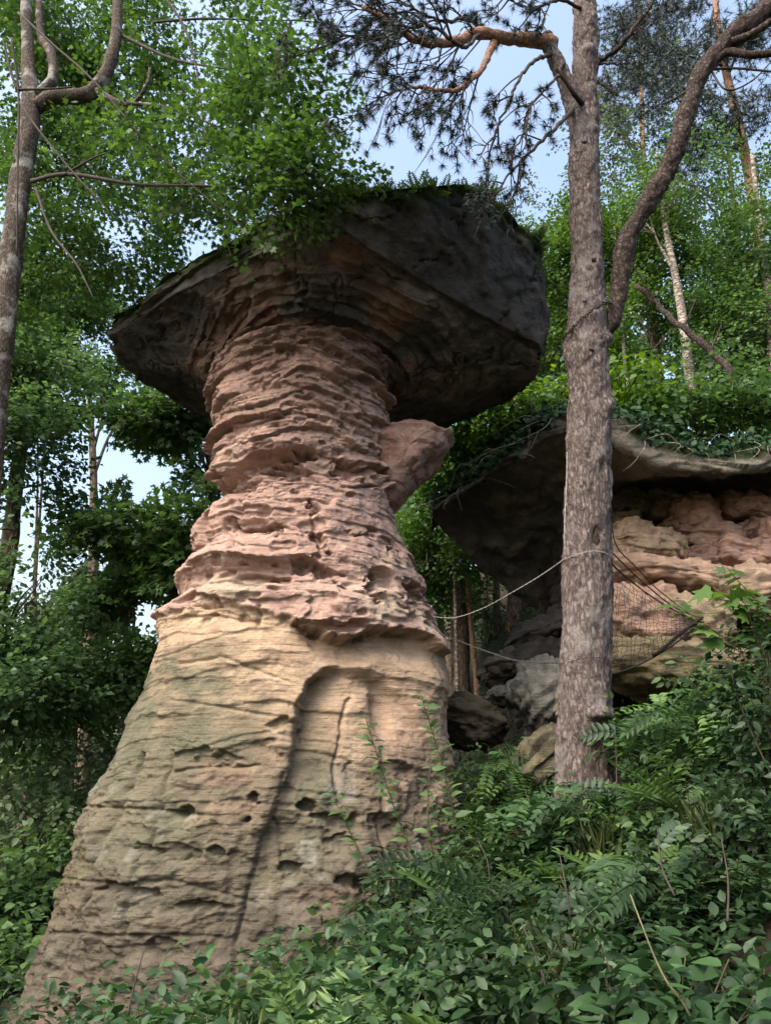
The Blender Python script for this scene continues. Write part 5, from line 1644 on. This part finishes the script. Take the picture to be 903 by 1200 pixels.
mid_leaf = [leaf_me('oval', 0.13, 'L_bright', 0.9), leaf_me('oval', 0.13, 'L_lime', 0.9)]
deep_leaf = [leaf_me('oval', 0.12, 'L_mid', 0.9)]
for i, (px, py, Y, h, w, mt, lab) in enumerate([
        (536, 560, 12.6, 0.9, 0.6, 'L_bright', 'bright green bush at the left tip of the right rock'),
        (572, 528, 12.3, 1.0, 0.7, 'L_lime', 'yellow green bush on the left slope of the right rock'),
        (612, 500, 12.0, 0.9, 0.7, 'L_bright', 'bright bush just left of the pine on the right rock'),
        (640, 480, 12.3, 0.7, 0.5, 'L_lime', 'small yellowish bush beside the pine trunk on the right rock'),
        (730, 482, 11.8, 0.8, 0.6, 'L_lime', 'yellow green bush just right of the pine above the ledge'),
        (775, 500, 11.8, 0.7, 0.6, 'L_mid', 'dark green bush above the dip in the right ledge'),
        (820, 495, 12.0, 0.9, 0.7, 'L_bright', 'green bush at the foot of the birch trunk'),
        (868, 490, 11.9, 0.9, 0.7, 'L_mid', 'dense green bush above the ledge near the right edge'),
        (905, 480, 11.9, 1.0, 0.7, 'L_bright', 'bright bush on the ledge cut by the right edge')]):
    c = at(px, py + 14, Y)
    g = np.random.default_rng(700 + i)
    tips = [c + np.array([w * 0.6 * g.normal(), 0.4 * g.normal(), h * (0.6 + 0.5 * g.random())]) for _ in range(6)]
    sapling(c, tips, mid_leaf if mt != 'L_mid' else deep_leaf, 60, lab, 'bush', 'bushes on top of the right rock', r=0.012, seed=700 + i, name='bush', start=0.2,
            stuff=900, stuff_kw=dict(leaf=0.12, mat=mt, rad=0.42))

# ------------------------------------------------------------------ undergrowth
ug = np.random.default_rng(33)
# low carpet everywhere on the slope: larger cut leaves near, small ones far
Vs, Fs, Rs, nv_ = [], [], [], 0
for n_c, y0, y1, shp, l0, l1, sd in ((15000, 1.6, 6.5, 'oval', 0.03, 0.05, 3), (42000, 6.0, 19.0, 'quad', 0.05, 0.07, 4)):
    cxp = ug.uniform(-3.5, 5.5, n_c) if y0 < 3 else ug.uniform(-10, 10, n_c)
    cyp = ug.uniform(y0, y1, n_c)
    cz = ground_z(cxp, cyp) + 0.05 + (0.2 if y0 < 3 else 0.36) * ug.random(n_c) ** 1.5 + 0.12 * noise(np.stack([cxp, cyp, 0 * cxp], 1) * 1.2, sd)
    cpts = np.stack([cxp, cyp, cz], 1)
    V, Fc, r = place_leaves(shp, cpts, rand_unit(n_c, ug) * np.array([1, 1, 0.4]), np.array([0, -0.3, 1.0]) + 0.5 * rand_unit(n_c, ug), l0 + l1 * ug.random(n_c), 0.85, 8)
    Vs.append(V); Fs.append(Fc + nv_); Rs.append(r); nv_ += len(V)
ob = mesh_np('ground_cover', np.concatenate(Vs), np.concatenate(Fs), M['L_dark'], None, {'rnd': np.concatenate(Rs)})
tag(ob, 'low dark green ground cover over the whole slope', 'ground cover', kind='stuff')

herb = [ovate_me(0.09, 0.026, 'L_herb'), ovate_me(0.07, 0.021, 'L_herb', 0.4), ovate_me(0.11, 0.031, 'L_herb', 0.15)]
dark = [ovate_me(0.08, 0.024, 'L_dark'), ovate_me(0.06, 0.02, 'L_dark', 0.4), ovate_me(0.1, 0.028, 'L_dark', 0.15)]
comp = [compound_me(0.34, 8, 0.075, 'L_dark', 0.6), compound_me(0.28, 7, 0.07, 'L_dark', 0.6, 0.45), compound_me(0.36, 9, 0.075, 'L_dark', 0.55, 0.2)]
comph = [compound_me(0.32, 7, 0.085, 'L_herb', 0.6), compound_me(0.26, 6, 0.075, 'L_herb', 0.65, 0.4)]
yell = [ovate_me(0.075, 0.024, 'L_yell', 0.3), ovate_me(0.06, 0.02, 'L_yell', 0.2)]
blue = [ovate_me(0.10, 0.036, 'L_blue', 0.45), ovate_me(0.085, 0.03, 'L_blue', 0.3)]
compb = [compound_me(0.34, 8, 0.08, 'L_blue', 0.6, 0.35), compound_me(0.28, 7, 0.07, 'L_blue', 0.6, 0.5)]
bigl = [ovate_me(0.15, 0.05, 'L_herb', 0.35), ovate_me(0.13, 0.048, 'L_dark', 0.25)]
hazel = [ovate_me(0.11, 0.045, 'L_mid', 0.3), ovate_me(0.09, 0.038, 'L_mid', 0.2)]
mapl = [leaf_me('maple', 0.13, 'L_bright', 1.0, 0.2), leaf_me('maple', 0.11, 'L_bright', 1.0, 0.1)]
mapd = [leaf_me('maple', 0.15, 'L_dark', 1.0, 0.2), leaf_me('maple', 0.13, 'L_dark', 1.0, 0.1)]

# (px, py of the crown's middle top, depth, half width px, leaves, kinds, loose leaves, material, label)
US = [
    (150, 1175, 4.6, 70, 60, herb, 300, 'L_herb', 'broad leaved herb in front of the foot of the pillar, leftmost'),
    (240, 1150, 4.3, 70, 80, herb, 420, 'L_herb', 'broad leaved green herb at the bottom left of the thicket'),
    (330, 1118, 4.5, 70, 90, herb + yell, 460, 'L_yell', 'pale green herb patch below the foot of the recess'),
    (420, 1100, 4.6, 70, 90, herb, 460, 'L_herb', 'broad leaved herb below the right foot of the pillar'),
    (300, 1180, 3.5, 80, 80, herb + bigl[:1], 380, 'L_herb', 'large leaved herb at the bottom edge left of centre'),
    (420, 1165, 3.4, 80, 80, herb, 380, 'L_herb', 'large leaved herb at the bottom edge near the centre'),
    (520, 1150, 3.6, 70, 70, herb + comph, 380, 'L_herb', 'mixed herb clump at the bottom edge under the pinnate spray'),
    (520, 1060, 5.0, 70, 50, compb, 420, 'L_blue', 'bush with long bluish pinnate leaves right of the pillar foot'),
    (500, 995, 6.2, 60, 50, dark + comp, 420, 'L_dark', 'dark bush in front of the right corner of the pillar foot'),
    (590, 965, 6.4, 60, 60, yell + comph, 420, 'L_yell', 'green bush between the pillar and the pine foot'),
    (640, 925, 6.3, 50, 60, comph, 380, 'L_herb', 'feathery bush at the left foot of the pine'),
    (600, 1030, 4.8, 70, 50, comp, 420, 'L_dark', 'pinnate leaved bush below and left of the pine foot'),
    (685, 925, 5.8, 60, 50, compb + herb, 420, 'L_blue', 'bush with drooping pinnate leaves right under the pine'),
    (700, 1020, 4.2, 70, 60, compb + blue, 460, 'L_dark', 'dark thicket shrub in the middle of the right thicket'),
    (600, 1110, 3.6, 80, 60, dark + bigl[:1], 560, 'L_dark', 'small leaved dark shrub at the bottom right of centre'),
    (690, 1110, 3.1, 80, 60, dark + bigl, 460, 'L_dark', 'shadowed shrub behind the pale arching stem'),
    (780, 1130, 2.9, 80, 70, herb + bigl, 300, 'L_herb', 'broad leaved shrub beside the pale arching stem'),
    (870, 1150, 2.9, 70, 60, dark + herb, 420, 'L_dark', 'dark shrub in the bottom right corner'),
    (790, 1010, 4.0, 70, 50, compb, 460, 'L_blue', 'shrub with horizontal pinnate leaves in the right thicket'),
    (870, 1000, 3.8, 70, 50, comp + yell, 460, 'L_dark', 'shrub spreading at the right edge above the corner'),
    (880, 920, 4.4, 60, 50, dark + comp, 460, 'L_dark', 'tall dark shrub at the right edge of the thicket'),
    (760, 940, 5.6, 60, 60, hazel, 520, 'L_mid', 'leafy green shoots right beside the pine foot'),
    (760, 835, 7.2, 50, 90, hazel + comph, 620, 'L_mid', 'dense upright shoots right of the pine trunk'),
    (820, 815, 6.4, 60, 90, comph + hazel, 620, 'L_mid', 'tall green shoots below the rock ledge at the right'),
    (880, 800, 5.2, 50, 40, mapd, 360, 'L_dark', 'dark maple bush with big lobed leaves at the right edge'),
    (840, 770, 6.2, 50, 50, hazel + mapd, 420, 'L_mid', 'leafy bush in front of the ledge near the right edge'),
    (890, 730, 4.6, 40, 40, mapd + hazel, 240, 'L_dark', 'dark leafed branch hanging in at the right edge'),
    (560, 880, 9.5, 50, 50, hazel, 420, 'L_mid', 'green bush in the hollow below the brown rock'),
    (610, 880, 8.8, 40, 50, comph, 360, 'L_mid', 'fern like bush below the grey banded boulder'),
]
for i, (px, py, Y, hw, nl_, lk, st, mt, lab) in enumerate(US):
    c = at(px, py, Y)
    sc_ = (c[1] * CP + (c[2] - CAMZ) * SP) / F
    w = hw * sc_
    gz = float(ground_z(c[0], c[1]))
    b = np.array([c[0], c[1] + 0.05, min(gz, c[2] - 0.35) - 0.03])
    g = np.random.default_rng(900 + i)
    h = c[2] - b[2]
    tips = [np.array([c[0] + w * g.uniform(-1, 1), c[1] + 0.7 * w * g.uniform(-1, 1), c[2] - h * 0.5 * g.random() ** 2 + 0.05 * g.normal()]) for _ in range(9)]
    sapling(b, tips, lk, nl_, lab, 'shrub', 'shrubs of the foreground thicket', r=0.007, seed=900 + i, name='shrub', start=0.3, hang=0.3, size=1.0 if Y < 4.3 and px > 560 else 1.0,
            stuff=int(st * 2.4), stuff_kw=dict(leaf=(0.058 if Y < 5 else 0.072) * (1.35 if lk[0] is herb[0] else 1.0), mat=mt, rad=max(0.22, w * 0.6), wid=0.75, pin=bool(lk[0].name.startswith('compound'))))

# ferns, grass tufts and dead stems that break up the thicket
bigfern = [compound_me(0.48, 15, 0.11, 'L_fern', 0.32, 0.45, 'frond', 'quad'), compound_me(0.40, 13, 0.10, 'L_fern', 0.32, 0.6, 'frond', 'quad')]
for px, py, Y, lab in [(560, 1015, 5.2, 'fern below the right corner of the pillar foot'), (655, 985, 5.2, 'fern right below the pine foot'), (735, 985, 4.6, 'fern between the feathery shoots and the dark thicket'),
                       (610, 1140, 3.3, 'fern at the bottom edge right of centre'), (470, 1130, 3.9, 'fern among the bottom herbs under the pillar foot'),
                       (720, 905, 6.4, 'fern against the right side of the pine foot'), (575, 925, 7.4, 'fern in the hollow left of the pine foot'), (800, 915, 5.4, 'fern under the tall green shoots at the right'),
                       (370, 1140, 3.9, 'fern among the pale herbs at the bottom left of centre')]:
    c = at(px, py, Y)
    b = np.array([c[0], c[1], max(float(ground_z(c[0], c[1])), c[2] - 0.45)])
    root = thing('fern', b, lab, 'fern', 'ferns in the foreground thicket')
    for k in range(11):
        a = k * 2.4 + cg.random()
        put('frond', bigfern[k % 2], root, orient((0, 0, 0), (math.cos(a), math.sin(a), 1.0 + 0.8 * cg.random()), (0, 0, 1), 0.8 + 0.5 * cg.random()))
for px, py, Y, lab in [(700, 945, 5.6, 'grass tuft in front of the pine foot'), (455, 1085, 4.7, 'grass tuft below the recess of the pillar'), (650, 1060, 3.9, 'grass tuft left of the pale arching stem'), (830, 960, 4.6, 'grass tuft among the right hand shrubs'), (250, 1180, 3.6, 'grass tuft at the bottom edge left')]:
    c = at(px, py, Y)
    b = np.array([c[0], c[1], max(float(ground_z(c[0], c[1])), c[2] - 0.4)])
    n_ = 70
    az = cg.random(n_) * 2 * math.pi
    base_ = np.stack([0.05 * cg.normal(size=n_), 0.05 * cg.normal(size=n_), np.zeros(n_)], 1)
    dr = np.stack([0.45 * np.cos(az), 0.45 * np.sin(az), 0.8 + 0.4 * cg.random(n_)], 1)
    V, Fc, r = place_leaves('quad', base_, dr, rand_unit(n_, cg), 0.22 + 0.2 * cg.random(n_), 0.032, 7)
    ob = mesh_np('grass_tuft', V, Fc, M['L_grass'], None, {'rnd': r}); ob.location = b
    tag(ob, lab, 'grass', 'grass tufts in the foreground thicket')
for px, py, qx, qy, Y, lab in [(655, 1000, 668, 1075, 4.0, 'thin dead stem left of the pale arching stem'), (770, 970, 790, 1050, 3.6, 'dark straight stem in the middle of the right thicket'), (560, 985, 575, 1050, 5.0, 'thin bare stem right of the pillar foot'),
                               (845, 985, 852, 1080, 3.4, 'thin dead stem near the right edge of the thicket'), (720, 850, 722, 960, 6.2, 'upright bare stem right of the pine foot'), (170, 1110, 150, 1190, 4.2, 'thin stem before the left foot of the pillar'), (610, 1080, 640, 1160, 3.3, 'short dry stem in the dark small leaved shrub')]:
    a_, b_ = at(px, py, Y), at(qx, qy, Y - 0.1)
    tb = Tubes(); tb.add(spline(np.array([b_, (a_ + b_) / 2 + 0.03 * cg.normal(size=3), a_]), 14), np.linspace(0.0055, 0.0025, 14), 5)
    e_ = a_ * 0.4 + b_ * 0.6
    ob = tb.build('dry_stem', M['twig'], None, b_); ob.location = b_
    tag(ob, lab, 'stem', 'dead stems in the foreground thicket')
# bright maple spray reaching in from the right
b = down(960, 740, 4.6)
sapling(b, [at(790, 706, 4.4), at(835, 688, 4.5), at(850, 664, 4.5), at(870, 700, 4.4)], mapl, 60, 'light green maple spray reaching in from the right edge before the boulders', 'sapling', r=0.008, seed=61, start=0.72, hang=0.25)
# thin saplings in front of the pillar's right foot
slim = [leaf_me('oval', 0.11, 'L_deep', 0.65, 0.15), leaf_me('oval', 0.09, 'L_deep', 0.7, 0.2)]
for i, (base_px, tip_px, Y, n_, lab) in enumerate([
        ((512, 985), (427, 838), 6.6, 26, 'thin leaning sapling, left one before the right foot of the pillar'),
        ((540, 965), (492, 812), 6.8, 34, 'thin upright sapling, tallest before the right foot of the pillar'),
        ((522, 970), (505, 880), 6.7, 16, 'short straight sapling between the two taller thin saplings'),
        ((470, 1000), (386, 925), 6.4, 16, 'low arching sapling lying farthest left over the pillar foot')]):
    bb = at(*base_px, Y); gz = float(ground_z(bb[0], bb[1]))
    b2 = np.array([bb[0] + 0.1, bb[1], gz - 0.05])
    root = sapling(b2, [at(*tip_px, Y)], slim, n_ * 2, lab, 'sapling', 'thin saplings before the pillar foot', r=0.009, seed=70 + i, start=0.35, hang=0.1)

st_ = [at(738, 1048, 2.75), at(752, 1085, 2.7), at(768, 1125, 2.68), at(782, 1152, 2.66), at(803, 1180, 2.65), at(815, 1215, 2.65)]
tb = Tubes(); tb.add(spline(np.array(st_[::-1]), 30), np.linspace(0.0042, 0.0022, 30), 6)
ob = tb.build('dry_stem', M['stem_pale'], None, st_[-1]); ob.location = st_[-1]
tag(ob, 'pale bare arching stem in the lower right thicket', 'stem')

# understory at the lower left behind the pillar
for i, (px, py, Y, hw, st, mt, lab) in enumerate([
        (30, 930, 13, 80, 700, 'L_grey', 'greyish bush at the far left level with the pillar middle'), (90, 900, 14, 60, 600, 'L_mid', 'green bush touching the left flank of the pillar'),
        (20, 1010, 12, 70, 700, 'L_deep', 'dark bush at the left edge beside the lower pillar'), (70, 980, 12.5, 50, 500, 'L_mid', 'mid green bush left of the pillar crack'),
        (10, 1100, 10.5, 60, 600, 'L_deep', 'darkest bush at the lower left edge beside the pillar foot'), (120, 860, 15, 50, 500, 'L_grey', 'pale bush peeping past the left flank of the pillar')]):
    c = at(px, py, Y)
    s_ = (c[1] * CP + (c[2] - CAMZ) * SP) / F
    b = np.array([c[0], c[1], float(ground_z(c[0], c[1])) - 0.05])
    g = np.random.default_rng(1000 + i)
    w = hw * s_
    tips = [np.array([c[0] + w * g.uniform(-1, 1), c[1] + w * 0.6 * g.uniform(-1, 1), c[2] + 0.5 * w * g.uniform(-1.2, 1)]) for _ in range(9)]
    sapling(b, tips, [leaf_me('oval', 0.13, mt, 0.9)], 60, lab, 'bush', 'bushes left of the pillar', r=0.014, seed=1000 + i, name='bush', stuff=st * 3, stuff_kw=dict(leaf=0.13, mat=mt, rad=w * 0.5))
